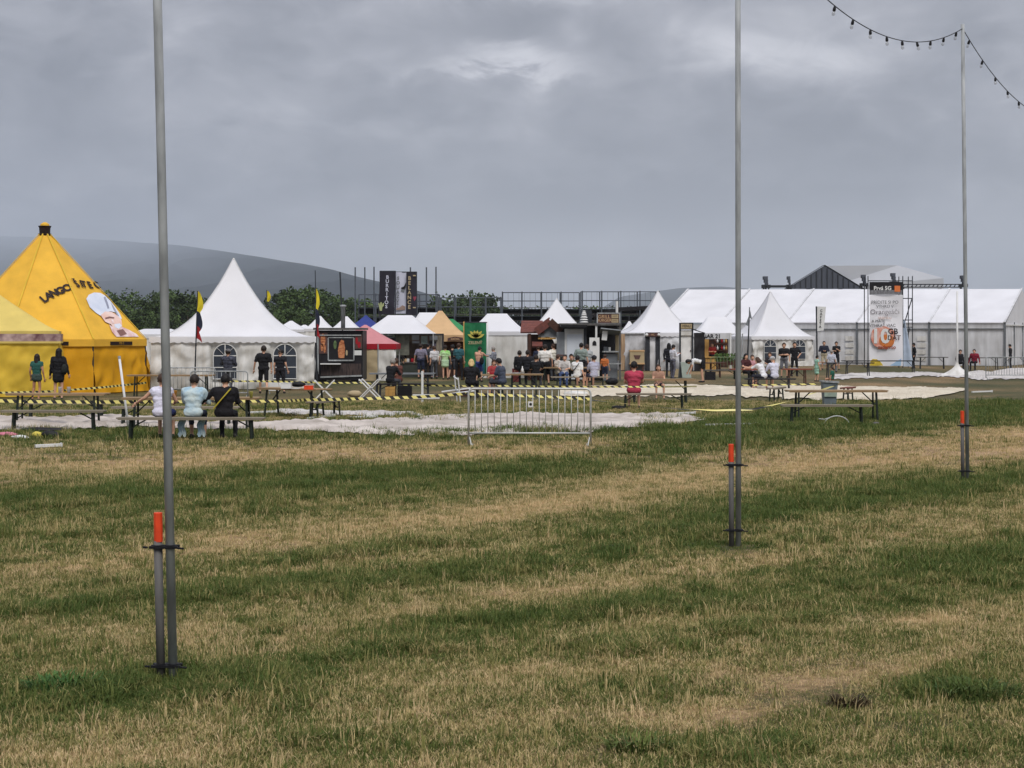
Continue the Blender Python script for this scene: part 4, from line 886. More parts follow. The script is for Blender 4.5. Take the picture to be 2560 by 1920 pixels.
P(pn, 'trough', lambda b: b.box((0, .2, lh(907)), (48 * u, .4, 12 * u)), M_woodd)
for a in (-22, 22): P(pn, 'leg', lambda b: b.box((a * u, .2, lh(913) / 2), (.08, .4, lh(913))), M_woodd)
b = MB(); rr = random.Random(3)
for i in range(420):
    c = Vector((rr.uniform(-27, 27) * u, rr.uniform(-.1, .5), lh(rr.uniform(884, 903)))); d = Vector((rr.gauss(0, 1), rr.gauss(0, 1), rr.gauss(0, 1))).normalized(); t = d.orthogonal().normalized(); q = d.cross(t); s = rr.uniform(.05, .10)
    b.add([c - t * s, c + q * s * .5, c + t * s, c - q * s * .5], [(0, 1, 2, 3)])
b.build('foliage', M_fol, pn)

# ------------------------------------------------------------------ tall vertical banners
def vbanner(label, x0, x1, x0b, x1b, y0, y1, z, m, word, wm, wx, size, extra=None):
    o = thing('vertical_banner', label, 'banner', (sx((x0 + x1) / 2, z), z, 0)); lx, lh, u = loc(o)
    b = MB()
    def fn(a, c):
        xx = (x0b + (x1b - x0b) * a) * (1 - c) + (x0 + (x1 - x0) * a) * c
        return (lx(xx), .04 * math.sin(a * 5 + c * 4), lh(y1 + (y0 - y1) * c))
    b.grid(fn, 6, 14); cl = b.build('cloth', m, o, True)
    for a in (x0, x1): P(o, 'pole', lambda q: q.tube([(lx(a), .08, 0), (lx(a), .08, lh(y0 - 1))], .04, 6), M_dark)
    P(o, 'crossbar', lambda q: q.box((0, .05, lh(y0)), ((x1 - x0) * u, .06, .06)), M_dark)
    n = len(word)
    for i, ch in enumerate(word):
        t = (i + .5) / n; yy = y0 + 10 + (y1 - y0 - 24) * t; text(cl, ch, size, (lx(wx - (x0 - x0b) * .8 * t), -.06, lh(yy)), m=wm, name='letter', bold=.03)
    if extra: extra(cl, lx, lh, u)
def cactus(cl, lx, lh, u):
    mm = mat('cactus_print', (170, 178, 128), .7, .1, 5)
    P(cl, 'printed_cactus', lambda b: b.prism([(lx(950), lh(777)), (lx(955), lh(777)), (lx(956), lh(768)), (lx(960), lh(764)), (lx(960), lh(757)), (lx(957), lh(758)), (lx(956), lh(763)), (lx(954), lh(755)), (lx(951), lh(756)), (lx(950), lh(763)), (lx(948), lh(757)), (lx(946), lh(759)), (lx(948), lh(767))], -.07, -.06), mm)
def burger(cl, lx, lh, u):
    P(cl, 'printed_swoosh', lambda b: b.prism([(lx(1003), lh(719)), (lx(1010), lh(716)), (lx(1015), lh(706)), (lx(1015), lh(714)), (lx(1011), lh(724)), (lx(1003), lh(722))], -.07, -.06), M_blackp)
    P(cl, 'printed_food', lambda b: b.prism([(lx(990), lh(775)), (lx(1013), lh(775)), (lx(1013), lh(766)), (lx(1006), lh(763)), (lx(997), lh(770)), (lx(992), lh(769))], -.07, -.06), mat('printed_brown_food', (150, 128, 118), .7, .2, 4))
    P(cl, 'printed_can', lambda b: b.box((lx(1007), -.065, lh(727)), (9 * u, .01, 5 * u)), M_grey)
def heart(cl, lx, lh, u):
    P(cl, 'printed_heart', lambda b: b.prism([(lx(1036), lh(753)), (lx(1033), lh(744)), (lx(1035), lh(740)), (lx(1037), lh(743)), (lx(1040), lh(740)), (lx(1041), lh(745))], -.07, -.06), mat('dull_red_print', (140, 62, 78), .7, .1, 4))
    for yy in (689, 769): P(cl, 'printed_mark', lambda b: b.box((lx(1036), -.065, lh(yy)), (7 * u, .01, 3 * u)), M_cream)
M_bang = mat('charcoal_banner', (44, 42, 52), .8, .2, 2)
M_banw = mat('pale_banner', (196, 198, 214), .8, .06, 1.5)
vbanner('charcoal vertical banner reading burritos with a cactus, leftmost of three', 950, 988, 946, 985, 678, 786, 100.0, M_bang, 'BURRITOS', M_banw, 969, .30, cactus)
vbanner('white vertical banner between the two charcoal banners', 989, 1016, 986, 1015, 680, 784, 100.3, M_banw, 'SOUAZVT', M_grey, 996, .28, burger)
vbanner('charcoal vertical banner with a dull red heart, rightmost of three', 1017, 1041, 1016, 1041, 680, 788, 100.0, M_bang, 'BELANCE', M_cream, 1024, .32, heart)

# ------------------------------------------------------------------ advert tower
z = 107.0; ad = thing('advert_tower', 'scaffold tower carrying a tall white advert with an orange 10 GB splash', 'advert', (sx(2214, z), z, 0)); lx, lh, u = loc(ad)
for xx in (2170, 2257, 2281):
    for yy in (0, 1.1): P(ad, 'standard', lambda b: b.tube([(lx(xx), yy, 0), (lx(xx), yy, lh(690))], .032, 6), M_dark)
for (xa, xb, ya) in ((2170, 2281, 702), (2256, 2281, 746), (2256, 2281, 818), (2256, 2281, 800)): P(ad, 'ledger', lambda b: b.tube([(lx(xa), 0, lh(ya)), (lx(xb), 0, lh(ya))], .032, 6), M_dark)
P(ad, 'brace', lambda b: b.tube([(lx(2258), 0, lh(818)), (lx(2280), 0, lh(746))], .035, 6), M_dark); P(ad, 'brace', lambda b: b.tube([(lx(2258), .6, lh(905)), (lx(2280), .6, lh(820))], .035, 6), M_dark)
tp = P(ad, 'top_panel', lambda b: b.box((lx(2214), -.1, lh(721)), (82 * u, .06, 32 * u)), M_blackp)
P(tp, 'crowd_photo', lambda b: b.box((lx(2214), -.14, lh(731)), (80 * u, .02, 11 * u)), mat('grey_photo', (96, 96, 100), .6, 0, 8, rgb2=(140, 140, 144)))
P(tp, 'orange_square', lambda b: b.box((lx(2242), -.15, lh(722)), (14 * u, .03, 15 * u)), mat('orange_logo', (222, 122, 66), .6, .06, 3))
text(tp, 'Prvá 5G', .36, (lx(2205), -.17, lh(721)), m=M_white, bold=.03)
b = MB(); b.grid(lambda a, c: (lx(2173 + 83 * a - 3 * (1 - c) * math.sin(3 * a)), -.13 + .07 * math.sin(a * 4 + c * 6), lh(915 - 177 * c)), 12, 24)
M_adw = mat('advert_sheet', (232, 231, 236), .7, .03, 1)
sh = b.build('sheet', M_adw, ad, True)
M_or1 = mat('orange_splash', (214, 128, 100), .7, 0, 3, rgb2=(228, 190, 180)); M_or2 = mat('amber_splash', (204, 120, 60), .7, .15, 3)
def blob(cx_, cy_, rx, ry, yy, seed, n=28): return [(lx(cx_) + (rx * (1 + .16 * noise.noise(Vector((math.cos(2 * math.pi * i / n) * 1.6, math.sin(2 * math.pi * i / n) * 1.6, seed))))) * u * math.cos(2 * math.pi * i / n), lh(cy_) + (ry * (1 + .2 * noise.noise(Vector((math.cos(2 * math.pi * i / n) * 2, math.sin(2 * math.pi * i / n) * 2, seed + 4))))) * u * math.sin(2 * math.pi * i / n)) for i in range(n)]
P(sh, 'printed_splash', lambda b: b.prism(blob(2206, 843, 31, 28, 0, 3), -.24, -.232), M_or1)
P(sh, 'printed_splash', lambda b: b.prism(blob(2214, 852, 20, 16, 0, 8), -.25, -.245), M_or2)
text(sh, '10', 1.32, (lx(2199), -.27, lh(842)), m=M_white, bold=.03); text(sh, 'GB', .52, (lx(2230), -.27, lh(829)), m=M_blackp, bold=.02); text(sh, 'DÁT', .44, (lx(2233), -.27, lh(845)), m=M_brown, bold=.02)
text(sh, 'zadarmo', .34, (lx(2215), -.27, lh(868)), m=mat('dark_orange_ink', (150, 62, 30), .7, .1, 5), bold=.02)
for s_, yy, hh, m_ in (('PRÍDITE SI PO', 756, .30, M_dark), ('VÝHRU V', 767, .28, M_dark), ('Orangeáči', 780, .46, mat('grey_orange_ink', (130, 124, 130), .7, .2, 5)), ('stánku', 794, .34, mat('pale_ink', (206, 176, 164), .7, .1, 5))): text(sh, s_, hh, (lx(2210), -.25, lh(yy)), m=m_)
text(sh, 'A MÁTE', .26, (lx(2194), -.25, lh(803)), m=M_dark); text(sh, 'VYHRAŤ VIAC', .28, (lx(2204), -.25, lh(814)), m=M_dark)
P(sh, 'printed_sunflowers', lambda b: b.prism([(lx(2173), lh(914)), (lx(2206), lh(914)), (lx(2200), lh(905)), (lx(2190), lh(898)), (lx(2180), lh(897)), (lx(2174), lh(902))], -.25, -.242), mat('yellow_field_print', (206, 178, 60), .7, .2, 6))
P(sh, 'printed_sky', lambda b: b.prism([(lx(2222), lh(914)), (lx(2250), lh(914)), (lx(2251), lh(896)), (lx(2238), lh(904))], -.25, -.242), mat('pale_blue_print', (160, 190, 218), .7, .1, 4))
b = MB(); b.grid(lambda a, c: (lx(2258 + (26 - 22 * c) * a), -.05 + .06 * math.sin(a * 6), lh(916 - 116 * c)), 8, 12); b.build('side_drape', mat('pale_blue_drape', (176, 190, 208), .7, .1, 2), ad, True)

# ------------------------------------------------------------------ flags and masts
M_fy = mat('flag_yellow', (226, 206, 50), .8, .08, 4); M_fb = mat('flag_navy', (40, 44, 62), .8, .15, 4); M_fr = mat('flag_red', (150, 36, 40), .8, .1, 4)
def flag(label, xb, yb, xt, yt, z, y0, y1, w=14, split=True):
    o = thing('flag_pole', label, 'flag', (sx(xb, z), z, 0)); lx, lh, u = loc(o)
    P(o, 'pole', lambda b: b.tube([(0, 0, 0 if yb is None else max(0, lh(yb))), (lx(xt), 0, lh(yt))], [.035, .02], 6), M_dark)
    def ax(y): return lx(xt) * (lh(y) / lh(yt))
    segs = ((0, .42, M_fy), (.42, .74, M_fb), (.74, 1, M_fr)) if split else ((0, .42, M_fy),)
    for a, c, m_ in segs:
        b = MB()
        def fn(p, q, a=a, c=c):
            t = a + (c - a) * q; yy = y0 + (y1 - y0) * t; ww = w * u * (.35 + .65 * math.sin(math.pi * min(1, (t * 2.4) % 1 * .9 + .08))) * p
            return (ax(yy) + ww, .03 * math.sin(p * 5 + t * 9), lh(yy) - ww * .8 * p * (1 if split else .3))
        b.grid(fn, 6, 10); b.build('stripe', m_, o, True)
z = zy(978) - .6
flag('tricolour flag drooping on a thin pole before the left half of the large pagoda', 486, None, 494, 727, z, 728, 846, 15)
flag('yellow pennant showing behind the right slope of the large pagoda', 668, None, 667, 725, 76, 727, 790, 10, False)
flag('tricolour flag on a dark leaning mast between pagoda and kebab trailer', 793, None, 788, 676, zy(962) - .2, 722, 840, 10)
o = thing('mast', 'bare dark leaning mast behind the trailer chimney', 'mast', (sx(860, 118), 118, 0)); P(o, 'pole', lambda b: b.tube([(0, 0, 0), (sx(850, 118) - sx(860, 118), 0, hz(680, 118))], .06, 6), M_dark)
o = thing('feather_flag', 'dark drooping flag on a pole left of the small pagoda', 'flag', (sx(1868, 100), 100, 0)); lx, lh, u = loc(o)
P(o, 'pole', lambda b: b.tube([(0, 0, 0), (lx(1874), 0, lh(768))], [.06, .03], 6), M_dark)
P(o, 'cloth', lambda b: b.prism([(lx(1874), lh(770)), (lx(1880), lh(798)), (lx(1872), lh(794)), (lx(1870), lh(815)), (lx(1864), lh(812)), (lx(1868), lh(800)), (lx(1872), lh(790))], -.03, 0), M_grey)
z = 104.0; o = thing('banner_flag', 'slanted white banner with dark lettering right of the small pagoda', 'banner', (sx(2043, z), z, 0)); lx, lh, u = loc(o)
P(o, 'pole', lambda b: b.tube([(0, 0, 0), (lx(2041), 0, lh(766))], .05, 6), M_dark)
cl = P(o, 'cloth', lambda b: b.prism([(lx(2043), lh(766)), (lx(2065), lh(767)), (lx(2059), lh(826)), (lx(2042), lh(828))], -.03, -.02), M_white)
for i, ch in enumerate('CAFETA'): text(cl, ch, .22, (lx(2053 - i * .6), -.05, lh(777 + i * 8)), m=M_blackp, name='letter', bold=.02)
z = zy(941); o = thing('white_mast', 'white mast rising from a heap of white sheeting before the marquee', 'mast', (sx(2393, z), z, 0)); lx, lh, u = loc(o)
P(o, 'pole', lambda b: b.tube([(0, 0, 0), (lx(2393), 0, lh(728))], [.06, .05], 8), M_white, True)
b = MB(); b.grid(lambda a, c: ((.05 + 1.0 * (1 - c) ** 2.2) * (1 + .2 * math.sin(a * 25)) * math.cos(a * 6.2832), (.05 + .7 * (1 - c) ** 2.2) * math.sin(a * 6.2832), .8 * c), 36, 8); b.build('draped_sheet', M_pvcw, o, True)

# ------------------------------------------------------------------ beer tables and benches
def make_table(L, W, H, topm, legm, seat):
    out = []
    b = MB(); b.box((0, 0, H - .014), (L, W, .028)); b.box((0, W / 2 - .012, H - .036), (L * .98, .02, .03)); b.box((0, -W / 2 + .012, H - .036), (L * .98, .02, .03))
    out.append(('seat' if seat else 'tabletop', b.mesh('tabletop', topm), []))
    fx = L / 2 - .28; hy = W / 2 - .05
    for a in (-1, 1):
        for c in (-1, 1):
            q = MB(); q.bar((a * fx, c * hy * .7, H - .03), (a * (fx + .02), c * hy, 0), .045, .036); out.append(('leg', q.mesh('leg', legm), []))
        q = MB(); q.bar((a * fx, -hy * .8, H * .55), (a * fx, hy * .8, H * .55), .03); out.append(('crossbar', q.mesh('crossbar', legm), []))
        q = MB(); q.bar((a * fx, 0, H * .55), (a * (fx - .34), 0, H - .03), .026); out.append(('brace', q.mesh('brace', legm), []))
    return out
def table(label, x, y, L=2.2, yaw=0, W=.55, H=.77, topm=None, legm=None, seat=False, group=None, name=None):
    topm = topm or (M_woodg if seat else M_wood); legm = legm or M_green
    o = thing(name or ('bench' if seat else 'beer_table'), label, 'bench' if seat else 'table', gp(x, y), R(yaw), group)
    return parts(('tb', L, W, H, topm.name, legm.name, seat), lambda: make_table(L, W, H, topm, legm, seat), o)
def bench(label, x, y, L=2.2, yaw=0, **k): return table(label, x, y, L, yaw, .27, .47, seat=True, **k)
M_red_w = mat('reddish_table_wood', (122, 66, 50), .6, .15, 5, stretch=(.3, 6, 1))
table('long beer table with empty top at the far left under the striped tape', 145, 1064, 2.35, 0)
bench('long bare bench in front of the far left beer table', 134, 1078, 2.3, 1)
bench('bench on the far side of the far left beer table', 165, 1052, 2.3, 0)
table('beer table behind the three seated people left of centre', 480, 1080, 3.0, 1)
bench('long bench carrying the three people seen from behind', 478, 1101, 3.0, -1)
bench('bench across the table from the three seated people', 440, 1066, 3.0, 1)
table('beer table with bottles standing before the large white pagoda', 428, 992, 3.0, 1)
table('untidy table piled with boxes and leftovers left of the crossed trestles', 735, 1044, 2.2, -38, W=.6)
bench('short looking bench end turned to the camera beside the untidy table', 815, 1046, 2.0, 74)
table('dark table where two people sit in front of the snack stall', 1006, 985, 2.4, 0, topm=M_grey, legm=M_dark)
bench('dark bench under the dark table before the snack stall', 1010, 992, 2.2, 0, topm=M_blackp, legm=M_dark)
table('wooden table between the blond woman and the man in grey', 1222, 990, 1.5, 2, topm=M_wood)
table('wooden table with white plate right of the man in grey', 1310, 988, 1.4, -3)
bench('bench behind the steel barrier in front of the wooden table', 1215, 1004, 1.6, 0)
table('crowded table in front of the black roofed kiosk', 1420, 962, 2.6, 0)
bench('bench of the crowded table by the kiosk', 1450, 970, 2.4, 0)
table('table where the person in red shirt sits', 1650, 1008, 2.15, 0)
bench('bench under the person in red shirt', 1634, 1024, 2.17, 0)
table('reddish brown picnic table right of the middle pole', 1885, 968, 2.0, 0, topm=M_red_w, legm=M_woodd)
bench('dark bench of the reddish picnic table with people in white', 1925, 976, 2.0, 0, topm=M_blackp, legm=M_dark)
table('reddish table with a white bowl behind the grey bin', 1992, 968, 1.2, 0, topm=M_red_w, legm=M_woodd)
table('empty beer table standing alone in the grass at right', 2090, 1052, 2.5, 2)
bench('empty bench in front of the lone beer table at right', 2066, 1060, 2.2, -2)
bench('short bench end on the beige sheeting left of the grey bin', 1941, 1005, 1.8, 68)
bench('short reddish bench end right of the grey bin', 2120, 1004, 1.2, 66, topm=M_red_w)
table('long black table below the advert tower', 2200, 936, 4.2, 0, topm=M_black, legm=M_dark)
table('low black table further right below the advert tower', 2120, 944, 2.6, 0, topm=M_black, legm=M_dark)
table('grey folding table leaning among litter before the marquee', 2330, 922, 2.0, -8, topm=M_galvd, legm=M_dark)
table('grey table beside the person in red at the marquee', 2455, 924, 2.4, 3, topm=M_galvd, legm=M_dark)
table('thin grey table at the right edge before the marquee gable', 2538, 922, 1.8, 0, topm=M_galvd, legm=M_dark)
bench('bench behind the woman bending by the white door', 1800, 948, 2.0, 8, topm=M_galvd)
table('small brown table under the bottle bar', 1788, 944, 1.0, 0, topm=M_woodd, legm=M_woodd)

# small things on tables
def onto(name, label, cat, x, y, h, build, m, smooth=True, z=None):
    z = z or zy(y); o = link(name, None) if False else None
    b = MB(); build(b); ob = b.build(name, m, None, smooth); ob.location = (sx(x, z), z, h); return tag(ob, label, cat)
TH = .77
box_ = lambda w, d, h: (lambda b: (b.box((0, 0, h / 2), (w, d, h)), b.box((0, 0, h), (w * 1.06, d * 1.06, .015))))
plate = lambda r: (lambda b: b.lathe([(r * .6, 0), (r, .025), (r * .97, .03), (r * .5, .01)], 16))
cup = lambda r, h: (lambda b: b.lathe([(r * .75, 0), (r, h), (r * 1.08, h + .006), (r * .95, h)], 12))
bottle = lambda r, h: (lambda b: b.lathe([(r, 0), (r, h * .6), (r * .4, h * .78), (r * .4, h), (r * .2, h)], 12))
onto('food_box', 'white food box on the untidy table', 'box', 716, 1046, TH, box_(.26, .2, .14), M_white, False)
onto('food_box', 'red and orange food carton on the untidy table', 'box', 772, 1050, TH, box_(.22, .18, .09), M_orange, False)
onto('paper_plate', 'paper plate hanging at the edge of the untidy table', 'plate', 738, 1049, TH, plate(.14), M_white)
onto('bundle', 'dark crumpled bag on the untidy table', 'bag', 745, 1040, TH, lambda b: b.sphere((0, 0, .07), .14, 12, sc=(1.5, .9, .55)), M_black)
onto('food_box', 'white paper heap on the dark table by the snack stall', 'box', 995, 985, TH, lambda b: b.sphere((0, 0, .06), .12, 10, sc=(1.4, 1, .55)), M_white)
onto('paper_plate', 'white plate on the wooden table right of the man in grey', 'plate', 1290, 988, TH, plate(.2), M_white)
onto('bottle', 'white bottle standing on the wooden table', 'bottle', 1306, 987, TH, bottle(.045, .26), M_white)
onto('food_tray', 'red food tray before the blond woman', 'tray', 1236, 990, TH, box_(.34, .22, .05), M_red, False)
onto('drinking_cup', 'amber beer cup on the table left of the seated trio', 'cup', 437, 1082, TH, cup(.05, .15), mat('beer', (214, 150, 60), .3, .1, 4))
onto('drinking_cup', 'pale beer cup near the right end of the trio table', 'cup', 628, 1083, TH, cup(.04, .13), M_gold)
onto('drinking_cup', 'clear cup left standing on the far left table', 'cup', 150, 1064, TH, cup(.045, .14), M_pvcg)
onto('drinking_cup', 'second clear cup on the far left table', 'cup', 172, 1064, TH, cup(.045, .14), M_pvcg)
onto('bowl', 'white bowl on the reddish table behind the grey bin', 'bowl', 1985, 968, TH, plate(.16), M_white)
onto('sign_card', 'white price card on the crowded kiosk table', 'card', 1338, 965, TH, box_(.30, .05, .28), M_white, False)
onto('sign_card', 'second white card on the crowded kiosk table', 'card', 1415, 963, TH, box_(.24, .05, .24), M_white, False)

# ------------------------------------------------------------------ steel crowd barriers
def make_barrier(L, H, n, m):
    out = []; r = .10; z0 = .24
    pth = [(-L / 2, 0, 0), (-L / 2, 0, H - r)] + [(-L / 2 + r - r * math.cos(R(a)), 0, H - r + r * math.sin(R(a))) for a in (30, 60, 90)]
    pth += [(L / 2 - r + r * math.sin(R(a)), 0, H - r + r * math.cos(R(a))) for a in (0, 30, 60)] + [(L / 2, 0, H - r), (L / 2, 0, 0)]
    b = MB(); b.tube(pth, .021, 8); out.append(('frame', b.mesh('frame', m, True), []))
    b = MB(); b.tube([(-L / 2, 0, z0), (L / 2, 0, z0)], .018, 8); out.append(('bottom_rail', b.mesh('bottom_rail', m, True), []))
    q = MB(); q.tube([(0, 0, z0), (0, 0, H)], .008, 6)
    for i in range(n):
        x = -L / 2 + L * (i + 1) / (n + 1); q = MB(); q.tube([(x, 0, z0), (x, 0, H - .01)], .0085, 6); out.append(('bar', q.mesh('bar', m, True), []))
    for a in (-1, 1):
        q = MB(); q.box((a * (L / 2 - .06), 0, .012), (.05, .5, .02)); q.bar((a * (L / 2 - .06), -.22, .02), (a * (L / 2 - .02), 0, .16), .02, .02); out.append(('foot', q.mesh('foot', m), []))
    return out
def barrier(label, x, y, L=2.3, yaw=0, m=None, H=1.1, n=18):
    o = thing('crowd_barrier', label, 'barrier', gp(x, y), R(yaw)); m = m or M_galv
    return parts(('bar', L, H, n, m.name), lambda: make_barrier(L, H, n, m), o)
M_galvb = mat('bright_galvanised_steel', (192, 194, 190), .45, .08, 8, metal=.25)
fb_ = barrier('lone steel crowd barrier with a small square plate in the middle ground', 1324, 1114, 2.36, -.6, M_galvb)
b = MB(); b.box((.02, -.03, .80), (.10, .012, .11)); pp = b.build('plate', M_white, fb_); P(pp, 'printed_dot', lambda b: b.tube([(.02, -.037, .80), (.02, -.040, .80)], .028, 10), M_black)
barrier('steel barrier behind the tricolour flag pole', 470, 990, 1.9, 2, None, 1.0, 12)
barrier('steel barrier before the first pagoda window', 548, 1000, 1.9, -2, None, .95, 12)
barrier('green tinted barrier under the planter', 1818, 936, 1.8, 0, mat('green_steel', (112, 136, 100), .5, .1, 5), .95, 9)
barrier('steel barrier at the far right edge beside white sheeting', 2527, 950, 2.4, 0)

# ------------------------------------------------------------------ white crossed trestles and loose poles
def make_trestle():
    out = []
    for yy in (-.3, .3):
        for a in (-1, 1):
            q = MB(); q.bar((a * .33, yy + a * .02, 0), (-a * .33, yy + a * .02, .66), .085, .03); out.append(('leg', q.mesh('leg', M_white), []))
    q = MB(); q.bar((0, -.33, .33), (0, .33, .33), .04); out.append(('axle', q.mesh('axle', M_galv), []))
    for a in (-1, 1):
        q = MB(); q.bar((a * .31, -.33, .62), (a * .31, .33, .62), .04); out.append(('crossbar', q.mesh('crossbar', M_white), []))
    return out
for lab, x, y, yaw in (('white crossed trestle right of the untidy table', 811, 1000, 6), ('white crossed trestle in front of the kebab trailer', 925, 996, -5)):
    parts('trestle', make_trestle, thing('trestle', lab, 'trestle', gp(x, y), R(yaw)))
o = thing('trestle', 'fallen white trestle lying behind the striped tape', 'trestle', gp(1128, 1008), R(20)); o.rotation_euler = (R(8), R(38), R(18)); parts('trestle', make_trestle, o); o.location.z = .12
o = thing('hurdle', 'white post with two low rails beside the black crate', 'hurdle', gp(1056, 1006))
P(o, 'post', lambda b: b.box((0, 0, .5), (.07, .07, 1.0)), M_white)
for hh in (.14, .24): P(o, 'rail', lambda b: b.box((.12, -.05, hh), (.86, .04, .045)), M_white)
o = thing('leaning_pole', 'long white pole leaning beside the yellow tent', 'pole', gp(322, 1075)); lx, lh, u = loc(o)
P(o, 'pole', lambda b: b.tube([(0, 0, .0), (lx(290), .3, lh(893))], .028, 8), M_white, True); P(o, 'end_cap', lambda b: b.tube([(lx(291), .29, lh(897)), (lx(289.7), .3, lh(891))], .034, 8), M_galv)
def loose(label, x0, y0, x1, y1, m=None, w=.06, cat='plank', name='loose_plank', h=.05):
    a, c = gp(x0, y0), gp(x1, y1); o = thing(name, label, cat, a); d = c - a
    P(o, 'plank', lambda b: b.bar((0, 0, .05), (d.x, d.y, .06), w, h), m or M_white); P(o, 'end_block', lambda b: b.bar((d.x * .98, d.y * .98, .06), (d.x, d.y, .06), w * 1.5, h * 1.6), m or M_white)
loose('white plank lying in front of the lone barrier', 1345, 1078, 1530, 1074)
loose('white pole with thick end lying left of the middle pole', 1765, 1068, 1893, 1066)
loose('short white strip lying in the grass at far left', 88, 1122, 154, 1120, w=.12)
loose('thin white lath near the end of the white sheeting', 1690, 1038, 1738, 1037, w=.05)
loose('white plank lying under the turned bench', 770, 1051, 835, 1044)
loose('white plank edge lying on the sheeting right of the turned bench', 872, 1049, 940, 1047, w=.16)
loose('white lath behind the seated trio table', 622, 1036, 700, 1034, w=.12)
loose('pale plank lying right of the far pole', 2430, 983, 2480, 982)

# ------------------------------------------------------------------ bins, bags, litter
o = thing('waste_bin', 'tall grey waste bin by the lone beer table', 'bin', gp(2073, 1020))
P(o, 'body', lambda b: b.add([(-.16, -.16, 0), (.16, -.16, 0), (.16, .16, 0), (-.16, .16, 0), (-.22, -.2, .78), (.22, -.2, .78), (.22, .2, .78), (-.22, .2, .78)], [(0, 1, 5, 4), (1, 2, 6, 5), (2, 3, 7, 6), (3, 0, 4, 7), (3, 2, 1, 0)]), mat('grey_bin_plastic', (112, 122, 128), .5, .1, 5))
P(o, 'rim', lambda b: [b.bar(p, q, .05) for p, q in (((-.23, -.21, .79), (.23, -.21, .76)), ((.23, -.21, .76), (.23, .21, .76)), ((.23, .21, .76), (-.23, .21, .79)), ((-.23, .21, .79), (-.23, -.21, .79)))], M_galv)
P(o, 'label_band', lambda b: b.box((0, -.205, .42), (.36, .012, .16), rx=R(-4)), mat('pale_bin_label', (150, 164, 150), .6, .15, 9))
P(o, 'wheel', lambda b: b.tube([(-.2, .16, .05), (.2, .16, .05)], .05, 10), M_black)
o = thing('steel_hoop', 'thin white steel hoop standing in the grass under the lone table', 'hoop', gp(2092, 1063))
P(o, 'hoop', lambda b: b.tube([(-.3 * math.cos(R(a)), 0, .22 * math.sin(R(a))) for a in range(0, 181, 15)], .012, 6), M_galvb, True); P(o, 'stub', lambda b: b.tube([(-.42, .05, .15), (-.3, 0, .14), (-.16, 0, .18)], .01, 6), M_galvb)
def bag(label, x, y, sc, m, name='bag', cat='bag'):
    b = MB(); b.sphere((0, 0, sc[2] * .8), 1, 14, sc=sc); me = b.mesh(name, m, True)
    for v in me.vertices: v.co += Vector(v.co).normalized() * .06 * noise.noise(Vector(v.co) * 6); v.co.z = max(0, v.co.z)
    o = link(name, me); o.location = gp(x, y); return tag(o, label, cat)
bag('black bag lying left of the person in red shirt', 1530, 962, (.28, .16, .17), M_black)
bag('dark heap under the bench of the person in red shirt', 1552, 1024, (.26, .12, .07), M_black)
bag('small dark clump lying alone in the open grass', 1526, 1376, (.045, .04, .03), M_black, 'clump', 'clump')
bag('pink and red cloth heap at the far left edge', 22, 1092, (.24, .12, .06), mat('pink_heap', (200, 120, 140), .8, .2, 9), 'cloth_heap', 'cloth')
bag('white paper heap in the far left litter', 52, 1098, (.20, .10, .05), M_white, 'paper_heap', 'litter')
bag('yellow cloth scrap in the far left litter', 96, 1096, (.14, .10, .08), mat('yellow_scrap', (214, 196, 90), .8, .1, 9), 'cloth_scrap', 'litter')
bag('black rucksack lying in the far left litter', 130, 1096, (.22, .10, .09), M_black, 'rucksack', 'bag')
bag('dark heap of bags beneath the long bare bench', 110, 1080, (.5, .12, .06), M_blackp, 'bag_heap', 'bag')
bag('striped cushion heap behind the trestle', 888, 992, (.26, .16, .12), M_cream, 'cushion_heap', 'cushion')
bag('white folded sheet behind the lone barrier at its right end', 1440, 990, (.45, .3, .1), M_pvcw, 'folded_sheet', 'sheet')
bag('yellow wrapper in the grass behind the barrier', 1432, 1028, (.09, .06, .03), M_yellow, 'wrapper', 'litter')
bag('grey stone in the grass under the lone table at right', 2188, 1062, (.09, .07, .04), M_galvd, 'stone', 'stone')
def cratebox(label, x, y, w, h, m, name='crate'):
    o = thing(name, label, 'crate', gp(x, y)); 
    for k in range(3): P(o, 'slat', lambda b: b.box((0, -.15, h * (k + .5) / 3), (w, .02, h / 3 - .02)), m)
    for a in (-1, 1): P(o, 'side', lambda b: b.box((a * (w / 2 - .012), 0, h / 2), (.024, .28, h)), m)
    P(o, 'back', lambda b: b.box((0, .15, h / 2), (w, .02, h)), m)
cratebox('black crate under the dark table by the snack stall', 1012, 990, .5, .36, M_black)
cratebox('pale wooden crate left of the black crate', 976, 990, .34, .34, M_woodl)
cratebox('dark brown crate at the feet of the blond woman', 1163, 992, .34, .3, M_woodd)
cratebox('dark red box beside the white tent wall', 1290, 955, .36, .62, mat('dark_red_box', (96, 40, 38), .6, .15, 4), 'box')
cratebox('light brown box on the ground before the white door', 1694, 943, .5, .42, M_cream, 'box')
cratebox('black and pink box under the bottle bar', 1775, 950, .5, .4, M_blackp, 'box')
o = thing('info_board', 'small white notice board before the large pagoda', 'board', gp(684, 986))
P(o, 'panel', lambda b: b.box((0, 0, .30), (.36, .03, .34)), M_white)
for a in (-.15, .15): P(o, 'leg', lambda b: b.box((a, .02, .15), (.03, .03, .3)), M_galv)
o = thing('folding_board', 'grey a-frame board standing behind the person bending down', 'board', gp(1715, 946), R(20))
P(o, 'panel', lambda b: b.box((0, 0, .42), (.5, .03, .8), rx=R(-12)), mat('pale_green_grey', (150, 160, 150), .6, .1, 4)); P(o, 'panel', lambda b: b.box((0, .3, .42), (.5, .03, .8), rx=R(12)), M_grey)

